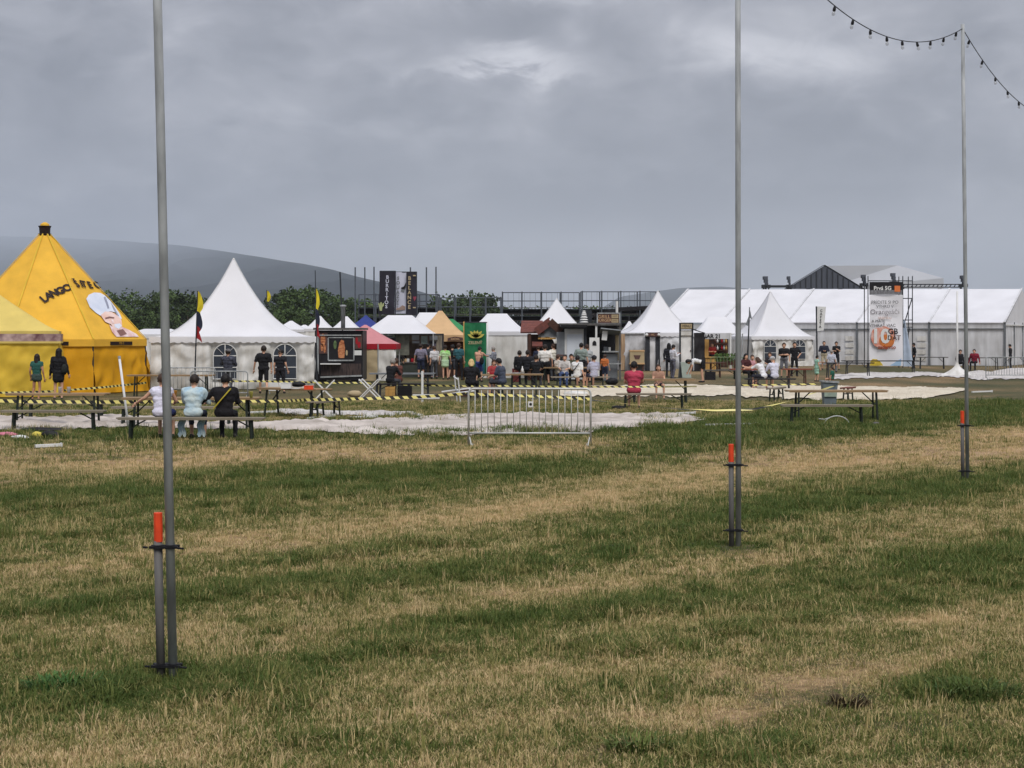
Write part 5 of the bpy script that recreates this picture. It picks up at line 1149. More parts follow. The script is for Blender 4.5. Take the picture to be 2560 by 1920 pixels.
# ------------------------------------------------------------------ white sheeting on the ground
M_sheet = mat('dirty_white_sheeting', (160, 150, 140), .7, 0, .9, rgb2=(210, 200, 191), det=7, bump=.3, bscale=4)
M_sheet2 = mat('beige_sheeting', (190, 178, 156), .7, 0, .9, rgb2=(216, 206, 186), det=7, bump=.3, bscale=4)
M_sheet3 = mat('pale_grey_sheeting', (176, 170, 166), .7, 0, .9, rgb2=(208, 204, 200), det=7, bump=.3, bscale=4)
def sheeting(label, top, bot, m, seed, amp=1.0, nu=230, nv=26):
    tx, ty = zip(*top); bx_, by = zip(*bot); x0, x1 = max(tx[0], bx_[0]), min(tx[-1], bx_[-1]); b = MB()
    def fn(a, c):
        px = x0 + (x1 - x0) * a; y1 = np.interp(px, bx_, by) + 6 * noise.noise(Vector((px / 45, 2, seed))) + 3 * noise.noise(Vector((px / 12, 2, seed))); y0 = np.interp(px, tx, ty) + 2.5 * noise.noise(Vector((px / 30, 7, seed)))
        if y1 < y0 + 1: y1 = y0 + 1
        p = gp(px, y1 + (y0 - y1) * c); e = min(1, min(c, 1 - c) * 6 + .05, 12 * min(a, 1 - a) + .05)
        n = noise.noise(Vector((p.x * .9, p.y * .55, seed))) * .6 + abs(noise.noise(Vector((p.x * 2.4 + p.y * .8, p.y * 1.1, seed + 3)))) * .55 + noise.noise(Vector((p.x * 6, p.y * 3, seed + 5))) * .2
        return (p.x, p.y, .035 + e * (.04 + .16 * amp * n))
    b.grid(fn, nu, nv); o = b.build('ground_sheeting', m, None, True); return tag(o, label, 'sheeting')
sheeting('dirty white sheeting spread behind the far left benches', [(-120, 1042), (150, 1046), (300, 1042), (420, 1050)], [(-120, 1082), (0, 1078), (150, 1078), (300, 1070), (420, 1068)], M_sheet, 1)
sheeting('long wrinkled white sheeting running from the seated trio to the lone barrier', [(400, 1060), (560, 1058), (760, 1056), (900, 1054), (980, 1048), (1100, 1040), (1180, 1036)], [(400, 1072), (560, 1076), (700, 1078), (820, 1082), (900, 1088), (1040, 1092), (1180, 1092)], M_sheet, 4)
sheeting('white sheeting behind the lone barrier running to the middle pole', [(1176, 1036), (1400, 1036), (1560, 1037), (1700, 1040), (1765, 1048)], [(1176, 1090), (1300, 1084), (1480, 1082), (1560, 1072), (1660, 1068), (1765, 1052)], M_sheet, 9)
sheeting('narrow white sheet edge behind the turned bench', [(690, 1026), (800, 1030), (1000, 1034), (1060, 1038)], [(690, 1036), (800, 1040), (1000, 1042), (1060, 1043)], M_sheet3, 13, .5)
sheeting('beige sheeting in the middle distance behind the person in red shirt', [(1400, 970), (1560, 966), (1700, 962), (1850, 968), (1960, 966)], [(1400, 992), (1560, 992), (1700, 993), (1800, 990), (1960, 996)], M_sheet2, 17)
sheeting('beige sheeting from the grey bin to the right pole', [(1955, 966), (2150, 968), (2300, 970), (2418, 973)], [(1955, 998), (2150, 1002), (2260, 1000), (2360, 990), (2418, 978)], M_sheet2, 23)
sheeting('pale sheeting strip below the advert tower', [(2085, 938), (2200, 932), (2300, 934), (2400, 936)], [(2085, 950), (2200, 946), (2300, 941), (2400, 945)], M_sheet3, 29, .7)
sheeting('pale sheeting strip at the right edge before the marquee', [(2395, 936), (2440, 928), (2480, 930), (2520, 922), (2640, 920)], [(2395, 946), (2440, 949), (2520, 950), (2640, 950)], M_sheet3, 33, 1.2)
sheeting('narrow pale sheet behind the lone barrier and trestles', [(1480, 972), (1500, 971), (1530, 971), (1560, 972)], [(1480, 990), (1500, 990), (1530, 990), (1560, 990)], M_sheet2, 37, .6, 40, 8)

# ------------------------------------------------------------------ black and yellow warning tape
M_tape = bpy.data.materials.new('hazard_tape'); M_tape.use_nodes = True
tn_, tl_ = M_tape.node_tree.nodes, M_tape.node_tree.links
uvn = tn_.new('ShaderNodeUVMap'); sp = tn_.new('ShaderNodeSeparateXYZ'); tl_.new(uvn.outputs[0], sp.inputs[0])
def tm(op, a, c):
    n = tn_.new('ShaderNodeMath'); n.operation = op
    for i, v in enumerate((a, c)):
        if isinstance(v, (int, float)): n.inputs[i].default_value = v
        else: tl_.new(v, n.inputs[i])
    return n.outputs[0]
fr_ = tm('FRACT', tm('ADD', sp.outputs[0], tm('MULTIPLY', sp.outputs[1], .28)), 0.0)
tmix = tn_.new('ShaderNodeMix'); tmix.data_type = 'RGBA'; tl_.new(tm('GREATER_THAN', fr_, .46), tmix.inputs[0])
tmix.inputs[6].default_value = (*lin((30, 29, 27)), 1); tmix.inputs[7].default_value = (*lin((226, 214, 128)), 1)
tl_.new(tmix.outputs[2], tn_['Principled BSDF'].inputs['Base Color']); tn_['Principled BSDF'].inputs['Roughness'].default_value = .4
def tape(label, pts, w=.075, per=.20, twist=None, sag=.0):
    P3 = [pt(x, y, z) for x, y, z in pts]; path = []
    for i in range(len(P3) - 1):
        n = max(4, int((P3[i + 1] - P3[i]).length / .12))
        for k in range(n): t = k / n; p = P3[i].lerp(P3[i + 1], t); p.z -= sag * 4 * t * (1 - t); path.append(p)
    path.append(P3[-1]); vs, fs, uv = [], [], []; d = 0
    for i, p in enumerate(path):
        if i: d += (p - path[i - 1]).length
        a = (twist(i / len(path)) if twist else .25 * math.sin(d * .9)); up = Vector((0, math.sin(a), math.cos(a)))
        vs += [p - up * w / 2, p + up * w / 2]; uv += [(d / per, 0), (d / per, 1)]
    fs = [(2 * i, 2 * i + 2, 2 * i + 3, 2 * i + 1) for i in range(len(path) - 1)]
    b = MB(); b.add(vs, fs); me = b.mesh('warning_tape', M_tape); ul = me.uv_layers.new(name='UVMap')
    for l in me.loops: ul.data[l.index].uv = uv[l.vertex_index]
    return tag(link('warning_tape', me), label, 'tape')
zt = zy(1058)
tape('striped warning tape stretched along the far left beer table', [(-60, 1000, zt), (60, 1004, zt), (200, 1005, zt), (372, 1005, zt)], .08, .235)
tape('striped warning tape behind the seated trio and the untidy table', [(372, 1005, zt), (470, 1004, zt), (590, 1003, zt), (700, 1003, zt), (760, 1000, zy(1052))], .065, .22)
tape('striped warning tape running from the untidy table to the lone barrier', [(760, 1000, zy(1052)), (900, 997, zy(1056)), (1040, 993, zy(1056)), (1165, 984, zy(1056))], .07, .22)
tape('striped warning tape behind the lone barrier bars', [(1165, 985, zy(1056)), (1260, 988, zy(1056)), (1370, 992, zy(1056)), (1476, 998, zy(1056))], .065, .24)
tape('thin twisted warning tape drooping from the barrier past the middle pole', [(1476, 1000, zy(1056)), (1600, 1013, zy(1050)), (1700, 1023, zy(1050)), (1790, 1026, zy(1050)), (1880, 1024, zy(1050)), (1935, 1012, zy(1044)), (1985, 1000, zy(1040)), (2040, 980, zy(1030)), (2092, 962, zy(1020))], .05, 2.4, twist=lambda t: 1.1 + .7 * math.sin(t * 13))
zt = zy(985)
tape('far striped tape in front of the kebab trailer', [(788, 957, zt), (900, 957, zt), (965, 960, zt), (1050, 963, zt), (1150, 965, zt)], .062, .26)
tape('far striped tape behind the wooden tables of the blond woman', [(1150, 965, zt), (1280, 965, zt), (1400, 967, zt), (1476, 967, zt)], .06, .26)
tape('far striped tape across the person in red shirt', [(1476, 967, zy(1030)), (1560, 967, zy(1030)), (1660, 967, zy(1030)), (1742, 966, zy(1010))], .045, .2)
tape('low striped tape along the foot of the small yellow tent', [(-60, 983, zy(1000)), (40, 981, zy(1000)), (136, 978, zy(1000))], .07, .2)
tape('low striped tape along the foot of the big yellow tent', [(160, 976, zy(999)), (260, 968, zy(996)), (366, 957, zy(990))], .07, .2)
tape('low striped tape before the reddish picnic table', [(1850, 963, zy(985)), (1940, 962, zy(985)), (2040, 960, zy(985))], .05, .35)
tape('low striped tape in front of the large pagoda', [(560, 953, zy(996)), (640, 953, zy(996)), (790, 956, zy(990))], .06, .26)

# ------------------------------------------------------------------ people
def capsule(b, p, q, ra, rb, n=10):
    p, q = Vector(p), Vector(q); d = q - p; L = max(d.length, 1e-4); m = Matrix.Translation(p) @ d.to_track_quat('Z', 'Y').to_matrix().to_4x4()
    prof = [(ra * math.cos(R(a)), ra * math.sin(R(a))) for a in (-90, -60, -30, 0)] + [(rb * math.cos(R(a)), L + rb * math.sin(R(a))) for a in (0, 30, 60, 90)]
    k = len(prof); vs = [(max(r, 1e-4) * math.cos(2 * math.pi * j / n), max(r, 1e-4) * math.sin(2 * math.pi * j / n), z) for r, z in prof for j in range(n)]
    fs = [(i * n + j, i * n + (j + 1) % n, (i + 1) * n + (j + 1) % n, (i + 1) * n + j) for i in range(k - 1) for j in range(n)] + [tuple(range(n))[::-1], tuple(range((k - 1) * n, k * n))]
    b.add(vs, fs, 0, m)
SKINS = [mat('skin_light', (206, 160, 134), .6, .05, 8), mat('skin_tan', (182, 132, 104), .6, .05, 8)]
HAIRS = {'black': mat('hair_black', (24, 21, 21), .6, .3, 20), 'brown': mat('hair_brown', (66, 46, 34), .6, .3, 20), 'dark': mat('hair_dark_brown', (40, 31, 27), .6, .3, 20), 'blond': mat('hair_blond', (200, 172, 120), .6, .2, 20), 'grey': mat('hair_grey', (140, 134, 128), .6, .15, 20)}
CL = {}
def cloth(c):
    k = tuple(c)
    if k not in CL: CL[k] = mat('cloth_%d_%d_%d' % k, c, .85, .16, 7, bump=.5, bscale=9)
    return CL[k]
BLK, NAVY, WHT, GRY, DGR = (26, 26, 30), (38, 44, 66), (222, 222, 222), (140, 142, 148), (70, 72, 78)
PR = random.Random(21)
def person(label, x, y, face=0, pose='stand', H=1.74, top=BLK, bot=NAVY, hair='dark', sleeve=.75, hem=.8, arms=('down', 'down'), skin=0, dress=None, long_hair=False, cap=None, bagc=None, strap=None, shoe=(48, 46, 48), topmat=None, lean=0.0, seat=.47, z=None, wide=1.0, tilt=0.0, off=(0, 0)):
    s = H / 1.74; g = gp(x, y)
    if z: g = Vector((sx(x, z), z, 0))
    B = []                                            # (a, b, ra, rb, region)
    V = Vector
    if pose in ('stand', 'walk', 'bend'):
        hp = .92 * s; pel = V((0, 0, hp))
    else: hp = seat + .09 * s; pel = V((0, 0, hp))
    ld = V((0, math.sin(lean), math.cos(lean)))
    if pose == 'bend': ld = V((0, .96, .18))
    fwd = V((0, ld.z, -ld.y))
    che = pel + ld * .36 * s; neck = pel + ld * .54 * s; hd = pel + ld * .665 * s + V((0, .025 * s, -.01 if pose != 'bend' else -.1))
    w = wide
    shr = .185 * s * w
    for k, r in ((0, .108), (.14, .10), (.27, .112), (.38, .115)):
        p = pel + ld * k * s; hw = (.075, .062, .075, .095)[(0, .14, .27, .38).index(k)] * s * w
        B.append((p - V((hw, 0, 0)), p + V((hw, 0, 0)), r * s * w, r * s * w, 'bot' if k == 0 and pose != 'sit' else 'top'))
    B.append((pel + ld * .05 * s, che, .095 * s * w, .11 * s * w, 'top'))
    B.append((pel + ld * .47 * s - V((shr * .8, 0, 0)), pel + ld * .47 * s + V((shr * .8, 0, 0)), .068 * s, .068 * s, 'top'))
    B.append((neck - ld * .04 * s, hd - ld * .04 * s, .056 * s, .052 * s, 'skin'))
    B.append((hd - ld * .015 * s, hd + ld * .035 * s, .083 * s, .088 * s, 'skin')); B.append((hd + fwd * .05 * s - ld * .07 * s, hd + fwd * .03 * s, .048 * s, .06 * s, 'skin'))
    B.append((hd + fwd * .085 * s, hd + fwd * .10 * s - ld * .025 * s, .014 * s, .02 * s, 'skin'))
    for a in (-1, 1): B.append((hd + V((a * .085 * s, 0, 0)), hd + V((a * .09 * s, 0, -.03 * s)), .02 * s, .016 * s, 'skin'))
    trn = PR.uniform(-.35, .35); nod = PR.uniform(-.02, .03)
    hd = hd + V((trn * .03, nod, 0)); fwd = (Matrix.Rotation(-trn, 3, 'Z') @ fwd).normalized()
    wr = []
    for a, mode in zip((-1, 1), arms):
        sh = pel + ld * .46 * s + V((a * shr, 0, 0))
        E = {'down': ((.07, -.03, -.27), (.03, .07, -.24)), 'table': ((.06, .12, -.24), (-.10, .24, -.02)), 'fold': ((.05, .05, -.26), (-.20, .17, .02)), 'hip': ((.16, -.06, -.22), (-.12, .10, -.16)),
             'reach': ((.05, .22, -.12), (-.05, .26, .02)), 'phone': ((.03, .06, -.26), (-.10, .20, .12)), 'side': ((.20, .02, -.18), (.18, .06, -.12)), 'low': ((.02, .10, -.26), (0, .10, -.24)), 'lap': ((.05, .06, -.26), (-.08, .22, -.06))}[mode]
        jt = lambda: V((PR.uniform(-.03, .03), PR.uniform(-.04, .04), PR.uniform(-.02, .02))); el = sh + (V((a * E[0][0], E[0][1], E[0][2])) + jt()) * s; wrp = el + (V((a * E[1][0], E[1][1], E[1][2])) + jt()) * s; wr.append((wrp, (wrp - el).normalized(), a))
        sl = min(1, sleeve); mid = sh.lerp(el, sl); B.append((sh, mid, .066 * s, .058 * s, 'top'))
        if sl < 1: B.append((mid, el, .044 * s, .04 * s, 'skin'))
        if sleeve > 1: B.append((el, wrp, .052 * s, .042 * s, 'top'))
        else: B.append((el, wrp, .04 * s, .03 * s, 'skin'))
    feet = []
    for a in (-1, 1):
        hip = pel + V((a * .088 * s, 0, -.02 * s))
        if pose == 'sit': kn = hip + V((a * .05, .40 * s, .0)); an = V((kn.x, kn.y + .02, .08))
        elif pose == 'walk': kn = hip + V((a * .01, .16 * s if a < 0 else -.02, -.40 * s)); an = kn + V((0, .10 * s if a < 0 else -.26 * s, -.40 * s if a < 0 else -.32 * s))
        else: sp_ = PR.uniform(-.02, .06); st_ = PR.uniform(-.07, .07); kn = hip + V((a * (.015 + sp_ * .5) * s, .03 + max(0, st_) * .8, -.42 * s)); an = V((kn.x + a * sp_ * .6, st_ - .01, .08))
        rg = 'bot'; hm = hem if hem <= 1 else 1; mid = hip.lerp(kn, hm)
        if dress is None or pose == 'sit': B.append((hip, mid, .092 * s, (.08 if hem <= 1 else .064) * s, rg))
        else: mid = hip
        if hm < 1 or mid == hip: B.append((mid, kn, .07 * s, .052 * s, 'skin'))
        if hem > 1: B.append((kn, kn.lerp(an, min(1, hem - 1)), .064 * s, .052 * s, rg))
        if hem < 2: B.append((kn.lerp(an, max(0, hem - 1)), an, .054 * s, .036 * s, 'skin'))
        feet.append(an); B.append((an - V((0, .035 * s, .03)), an + V((0, .16 * s, -.045)), .045 * s, .036 * s, 'shoe'))
    if dress is not None and pose != 'sit':
        for k in (0, .5, 1): p = pel - V((0, 0, dress * k * s)); B.append((p - V((.08 * s, 0, 0)), p + V((.08 * s, 0, 0)), .115 * s, .115 * s, 'bot'))
    b = MB()
    for a, c, ra, rb, rg in B: capsule(b, a, c, ra, rb)
    me = b.mesh('body', SKINS[skin])
    tm_ = topmat or cloth(top)
    me.materials.clear()
    for m_ in (SKINS[skin], tm_, cloth(bot), cloth(shoe), M_black): me.materials.append(m_)
    root = thing('person', label, 'person', g + V((off[0], off[1], 0)), R(-face)); root.rotation_euler = (0, R(tilt), R(-face))
    ob = link('body', me, root); md = ob.modifiers.new('r', 'REMESH'); md.mode = 'VOXEL'; md.voxel_size = .021; md.use_smooth_shade = True
    sm = ob.modifiers.new('s', 'SMOOTH'); sm.iterations = 3; sm.factor = .5
    PEOPLE.append((ob, B, wr, s, hd, fwd, ld))
    # hair
    hb = MB(); n = 14; M4 = Matrix((fwd.cross(ld).to_4d(), fwd.to_4d(), ld.to_4d(), V((0, 0, 0, 1)))).transposed(); M4[3][3] = 1
    for i in range(3): M4[i][3] = hd[i]; M4[3][i] = 0
    vs, fs = [], []
    for i in range(9):
        t = math.pi * .5 - math.pi * .74 * i / 8
        for j in range(n):
            ph = 2 * math.pi * j / n; yb = math.sin(ph); tt = max(t, (-.62 + .12 * math.sin(j * 4.1 + s * 9))) if yb < .05 else max(t, .5 if yb > .6 else (.15 if yb > .3 else -.35))
            rr = .108 * s * (1 + .07 * math.sin(j * 5 + i * 3 + s * 40)); vs.append((math.cos(tt) * math.cos(ph) * rr * .93, math.cos(tt) * yb * rr * 1.06 - .006, math.sin(tt) * rr * 1.12 + .028 * s))
    fs = [(i * n + j, i * n + (j + 1) % n, (i + 1) * n + (j + 1) % n, (i + 1) * n + j) for i in range(8) for j in range(n)]
    hb.add(vs, fs, 0, M4)
    if long_hair:
        vs = []
        for i in range(8):
            t = i / 7; zz = .04 - (.40 if long_hair is True else long_hair) * t; ww = (.10 + .02 * math.sin(t * 3)) * (1 - .35 * t * t)
            for j in range(9): ph = math.pi + math.pi * (j / 8); vs.append((math.cos(ph) * ww * s, (math.sin(ph) * (.10 + .03 * t) - .01 - .05 * t * (pose == 'sit')) * s, zz * s))
            for j in range(9): ph = 2 * math.pi - math.pi * (j / 8); vs.append((math.cos(ph) * ww * .9 * s, (math.sin(ph) * .06 - .005) * s, zz * s))
        m_ = 18; hb.add(vs, [(i * m_ + j, i * m_ + (j + 1) % m_, (i + 1) * m_ + (j + 1) % m_, (i + 1) * m_ + j) for i in range(7) for j in range(m_)] + [tuple(range(7 * m_, 8 * m_))], 0, M4)
    hb.build('hair', HAIRS[hair], root, True)
    if cap:
        cb = MB(); cb.lathe([(.112 * s, .035 * s), (.115 * s, .06 * s), (.095 * s, .11 * s), (.05 * s, .14 * s), (0.001, .145 * s)], 14); cb.box((0, .14 * s, .04 * s), (.14 * s, .14 * s, .012))
        for i, v in enumerate(cb.v): cb.v[i] = tuple(M4 @ V(v))
        cb.build('cap', cloth(cap), root, True)
    if bagc:
        bb_ = MB(); bb_.sphere((.21 * s, -.10, hp + .10 * s), .17 * s, 12, sc=(.6, .7, 1.1)); bgo = bb_.build('bag', cloth(bagc), root, True)
        q = MB(); q.tube([V((.2 * s, -.06, hp + .22 * s)), pel + ld * .52 * s + V((.12 * s, -.08, 0)), pel + ld * .52 * s + V((.1 * s, .06, 0))], .012, 6); q.build('strap', cloth(bagc), bgo)
    if strap:
        q = MB(); pts = []
        for i in range(9): t = i / 8; c = pel + ld * (.50 - .42 * t) * s + V(((.13 - .30 * t) * s * w, -(.118 + .03 * math.sin(math.pi * t)) * s * w, 0)); pts.append(c)
        for i in range(8):
            a_, c_ = pts[i], pts[i + 1]; q.bar(a_, c_, .045, .02)
        q.build('strap', cloth(strap), root)
    return root
TIE = mat('tie_dye_cloth', (150, 184, 206), .85, 0, 4, rgb2=(208, 218, 212), bump=.4, bscale=8)
NEON = mat('neon_tie_dye', (120, 196, 70), .85, 0, 5, rgb2=(206, 226, 190), bump=.4, bscale=8)
CHECK = mat('dark_check_shirt', (28, 30, 40), .85, 0, 9, rgb2=(84, 86, 100), stretch=(1.2, 1, 2))
def tails(root, w, z0, z1, m):          # shirt hanging down behind the bench
    b = MB(); b.grid(lambda a, c: ((a - .5) * w * (1.15 - .15 * c) + .02 * math.sin(c * 9), -.145 - .05 * (1 - c) + .018 * math.sin(a * 22) * (1 - .6 * c), z0 + (z1 - z0) * c - .06 * abs(math.sin(a * 5)) * (1 - c)), 20, 8); return b.build('shirt_tail', m, root, True)
PINK = mat('raspberry_shirt', (176, 62, 84), .85, .12, 5, bump=.5, bscale=8)
person('woman in teal top and long dark hair standing by the small yellow tent', 92, 1003, 8, H=1.56, top=(46, 92, 84), bot=(60, 74, 70), sleeve=.3, hem=.35, hair='dark', long_hair=.34, dress=.1, skin=1)
person('woman in black with a dark shoulder bag before the big yellow tent', 146, 1001, -5, H=1.74, top=BLK, bot=BLK, sleeve=1.6, hem=.5, hair='black', long_hair=.36, bagc=(34, 38, 34), dress=.22)
person('person in white tank top seated behind the left pole', 402, 1099, 4, 'sit', 1.74, (214, 212, 228), (34, 44, 92), sleeve=.12, hem=1.0, arms=('side', 'table'), hair='brown', lean=.16)
person('person in pale blue tie dye shirt seated with their back to us', 483, 1099, 3, 'sit', 1.70, (150, 190, 210), (44, 50, 70), sleeve=1.0, hem=1.6, arms=('table', 'table'), hair='dark', lean=.12, topmat=TIE, wide=1.12)
for s_ in (-1, 1): tails(PEOPLE[-1][0].parent, .14, .12, .47, TIE).location = (s_ * .2, .03, 0)
person('person in black hoodie with yellow shoulder strap seated with their back to us', 561, 1099, 2, 'sit', 1.72, (24, 22, 26), (30, 30, 36), sleeve=1.8, hem=2, arms=('side', 'table'), hair='black', lean=.12, strap=(190, 172, 60), wide=1.15)
person('person in dark checked shirt and grey cap before the first arched window', 570, 986, 10, H=1.68, bot=DGR, sleeve=1.6, hem=1.9, topmat=CHECK, arms=('fold', 'fold'), cap=(112, 110, 112), wide=1.15)
person('man in black t-shirt walking past the large pagoda', 659, 986, -14, 'walk', 1.80, BLK, (30, 30, 34), sleeve=.8, hem=.95, hair='dark', wide=1.1)
person('person in dark t-shirt standing before the second arched window', 701, 984, 6, H=1.66, top=(30, 30, 36), bot=(34, 32, 38), sleeve=.5, hem=.9, hair='black')
person('person in black hoodie at the dark table, left of the pair', 975, 990, 30, 'sit', 1.70, BLK, DGR, sleeve=1.8, hem=2, arms=('table', 'table'), hair='grey', lean=.25)
person('person in rust brown jacket at the dark table, right of the pair', 996, 988, -40, 'sit', 1.70, (98, 58, 50), DGR, sleeve=1.8, hem=2, arms=('table', 'table'), hair='brown', lean=.2)
person('vendor in black leaning over the snack counter', 998, 955, 110, H=1.7, top=BLK, bot=BLK, sleeve=1.6, hem=2, arms=('low', 'low'), lean=.3, hair='dark', z=81.9)
person('man in grey lilac t-shirt waiting at the snack stall', 1052, 958, 5, H=1.76, top=(126, 122, 140), bot=NAVY, sleeve=.8, hem=.95, hair='dark', z=79.5, wide=1.12)
person('person in white blouse with pale bag waiting at the snack stall', 1086, 959, -20, H=1.66, top=(206, 204, 206), bot=DGR, sleeve=.9, hem=1.9, hair='brown', bagc=(196, 192, 184), z=79)
person('woman in neon green tie dye shirt before the tan tent', 1113, 960, 4, H=1.70, top=(120, 196, 70), bot=(176, 206, 170), sleeve=.6, hem=.3, topmat=NEON, hair='dark', dress=.20, z=77.5)
person('dark figure between the green shirt and the teal shirt', 1131, 957, 12, H=1.72, top=(24, 24, 28), bot=(60, 62, 70), sleeve=1.6, hem=.9, hair='black', z=79.2)
person('man in teal t-shirt and black trousers beside the green banner', 1147, 962, 15, H=1.80, top=(52, 96, 104), bot=BLK, sleeve=.8, hem=2, hair='brown', arms=('fold', 'down'), z=77)
person('bare backed person in blue shorts before the green banner', 1197, 961, 25, H=1.66, top=(206, 158, 134), bot=(52, 60, 116), sleeve=.5, hem=.8, hair='black', arms=('low', 'reach'), bagc=BLK, lean=.1, z=73.8)
person('blond woman in black seated with her back to us', 1177, 996, 12, 'sit', 1.70, BLK, BLK, sleeve=1.8, hem=2, hair='blond', long_hair=.16, arms=('table', 'table'), lean=.1, wide=1.15)
person('grey haired woman in grey hoodie before the white tent', 1235, 958, -70, H=1.64, top=(134, 136, 146), bot=(90, 92, 104), sleeve=1.8, hem=2, hair='grey', arms=('phone', 'reach'), z=76)
person('person in red shirt half hidden at the wooden table', 1234, 984, 170, 'sit', 1.55, (160, 60, 62), DGR, sleeve=.8, hem=2, arms=('table', 'table'), hair='brown')
person('man in slate t-shirt seated facing the blond woman', 1256, 994, -62, 'sit', 1.76, (70, 76, 92), (60, 62, 70), sleeve=.8, hem=.9, arms=('table', 'table'), hair='black', lean=.16, wide=1.1)
person('dark haired person in black seated left by the white tent', 1299, 966, 20, 'sit', 1.70, BLK, BLK, sleeve=1.8, hem=2, hair='dark', seat=.62, z=70)
person('larger person in black seated by the dark red box', 1319, 966, 10, 'sit', 1.76, (32, 32, 38), BLK, sleeve=1.8, hem=2, hair='dark', seat=.62, z=69, wide=1.2)
person('man in white t-shirt and black shorts before the tiled hut', 1362, 962, 5, H=1.78, top=(224, 220, 214), bot=BLK, sleeve=.85, hem=.95, hair='dark', arms=('down', 'down'), wide=1.2)
person('person in cream shirt at the tiled hut counter', 1384, 956, -30, H=1.78, top=(226, 222, 208), bot=DGR, sleeve=.8, hem=2, hair='brown', z=75.4)
person('person in cream shirt seated at the crowded table', 1394, 962, 60, 'sit', 1.68, (216, 208, 196), (70, 84, 120), sleeve=.8, hem=2, arms=('table', 'table'), hair='brown')
person('person in black t-shirt seated at the left end of the crowded table', 1340, 970, 8, 'sit', 1.74, BLK, DGR, sleeve=.8, hem=2, hair='dark', arms=('table', 'table'))
person('person in navy shirt standing at the hut behind the white t-shirt', 1346, 955, -20, H=1.7, top=NAVY, bot=BLK, sleeve=.8, hem=2, hair='brown', z=76)
person('person in dark olive shirt seated with crossed arms at the crowded table', 1428, 962, 170, 'sit', 1.7, (66, 70, 54), BLK, sleeve=1.7, hem=2, hair='black', arms=('fold', 'fold'), z=70)
person('child in orange top standing by the kiosk counter', 1512, 957, 20, H=1.3, top=(196, 112, 60), bot=NAVY, sleeve=.7, hem=.8, hair='brown', z=73)
person('person in dark grey shirt at the counter of the snack stall', 1070, 955, 15, H=1.78, top=(60, 62, 70), bot=BLK, sleeve=.8, hem=2, hair='black', z=80.6)
person('man in grey green t-shirt standing by the kiosk door', 1453, 958, 18, H=1.84, top=(134, 146, 140), bot=BLK, sleeve=.8, hem=.9, hair='black', wide=1.15, z=72)
person('man in pale grey shirt right beside the grey green shirt', 1468, 956, -8, H=1.76, top=(170, 174, 176), bot=(60, 50, 56), sleeve=.8, hem=.9, hair='brown', z=72.8)
person('person in white and black seated at the crowded table', 1443, 972, 22, 'sit', 1.70, WHT, BLK, sleeve=.8, hem=1.2, arms=('table', 'down'), hair='black', strap=BLK)
person('person in lilac shirt and dark cap seated at the right of the crowded table', 1485, 972, -20, 'sit', 1.72, (168, 168, 186), (60, 60, 80), sleeve=.9, hem=.9, arms=('table', 'table'), hair='black', cap=(40, 42, 52))
person('person in blue jeans seated under the crowded table', 1412, 966, 190, 'sit', 1.7, (190, 186, 182), (66, 84, 124), sleeve=.8, hem=2, arms=('table', 'table'), hair='dark')
person('person in raspberry red shirt seated with their back to us', 1585, 1023, 4, 'sit', 1.80, (170, 60, 84), (120, 100, 104), sleeve=.5, hem=1, arms=('table', 'table'), hair='black', topmat=PINK, wide=1.1)
person('girl with long brown hair seated across from the red shirt', 1646, 1000, 176, 'sit', 1.45, (168, 130, 110), (40, 40, 48), sleeve=.4, hem=.6, arms=('table', 'table'), hair='brown', long_hair=.3, seat=.44)
person('woman with very long black hair in dark clothes by the white curtain', 1672, 946, 15, H=1.78, top=(34, 34, 40), bot=(36, 36, 44), sleeve=1.8, hem=2, hair='black', long_hair=.42, z=83)
person('man in white sweater and grey trousers looking at his hands', 1682, 947, 60, H=1.72, top=(214, 214, 222), bot=(92, 92, 104), sleeve=1.8, hem=2, hair='black', arms=('phone', 'phone'), z=79)
person('person in white top and black skirt bending down by the white door', 1757, 956, -88, 'bend', 1.74, WHT, BLK, sleeve=.6, hem=.4, hair='black', long_hair=.2, arms=('low', 'low'), dress=.22)
person('vendor in red shirt with bare arms behind the bottle bar', 1781, 924, 185, H=1.74, top=(150, 44, 40), bot=BLK, sleeve=.6, hem=2, hair='dark', arms=('fold', 'fold'), z=98.6)
person('dark haired person in maroon at the reddish picnic table', 1864, 964, 150, 'sit', 1.72, (70, 36, 38), BLK, sleeve=.7, hem=2, hair='black', long_hair=.2, arms=('table', 'table'), z=70.5)
person('person in faded pink seated right of the maroon shirt', 1881, 962, 175, 'sit', 1.6, (190, 140, 146), DGR, sleeve=.5, hem=2, hair='brown', arms=('table', 'table'), z=70.8)
person('person in white shirt leaning over the reddish picnic table', 1910, 975, -55, 'sit', 1.72, (226, 226, 230), (40, 42, 52), sleeve=.9, hem=1, hair='brown', long_hair=.14, arms=('reach', 'reach'), lean=.42)
person('person in pale lilac shirt and grey cap on the dark bench', 1937, 975, -20, 'sit', 1.7, (200, 200, 214), NAVY, sleeve=.9, hem=1, hair='grey', cap=(176, 178, 182), lean=.2, arms=('table', 'table'))
person('brown haired person in dark shirt seated before the left window of the small pagoda', 1925, 950, 200, 'sit', 1.7, (44, 40, 44), DGR, sleeve=.7, hem=2, hair='brown', arms=('table', 'table'), z=78)
person('man in black t-shirt and grey shorts with folded arms before the small pagoda', 1960, 944, 195, H=1.80, top=BLK, bot=(104, 104, 110), sleeve=.85, hem=.95, hair='brown', arms=('fold', 'fold'), wide=1.1)
person('person all in black before the right arched window of the small pagoda', 1986, 941, 175, H=1.82, top=BLK, bot=BLK, sleeve=.8, hem=2, hair='black', arms=('hip', 'down'))
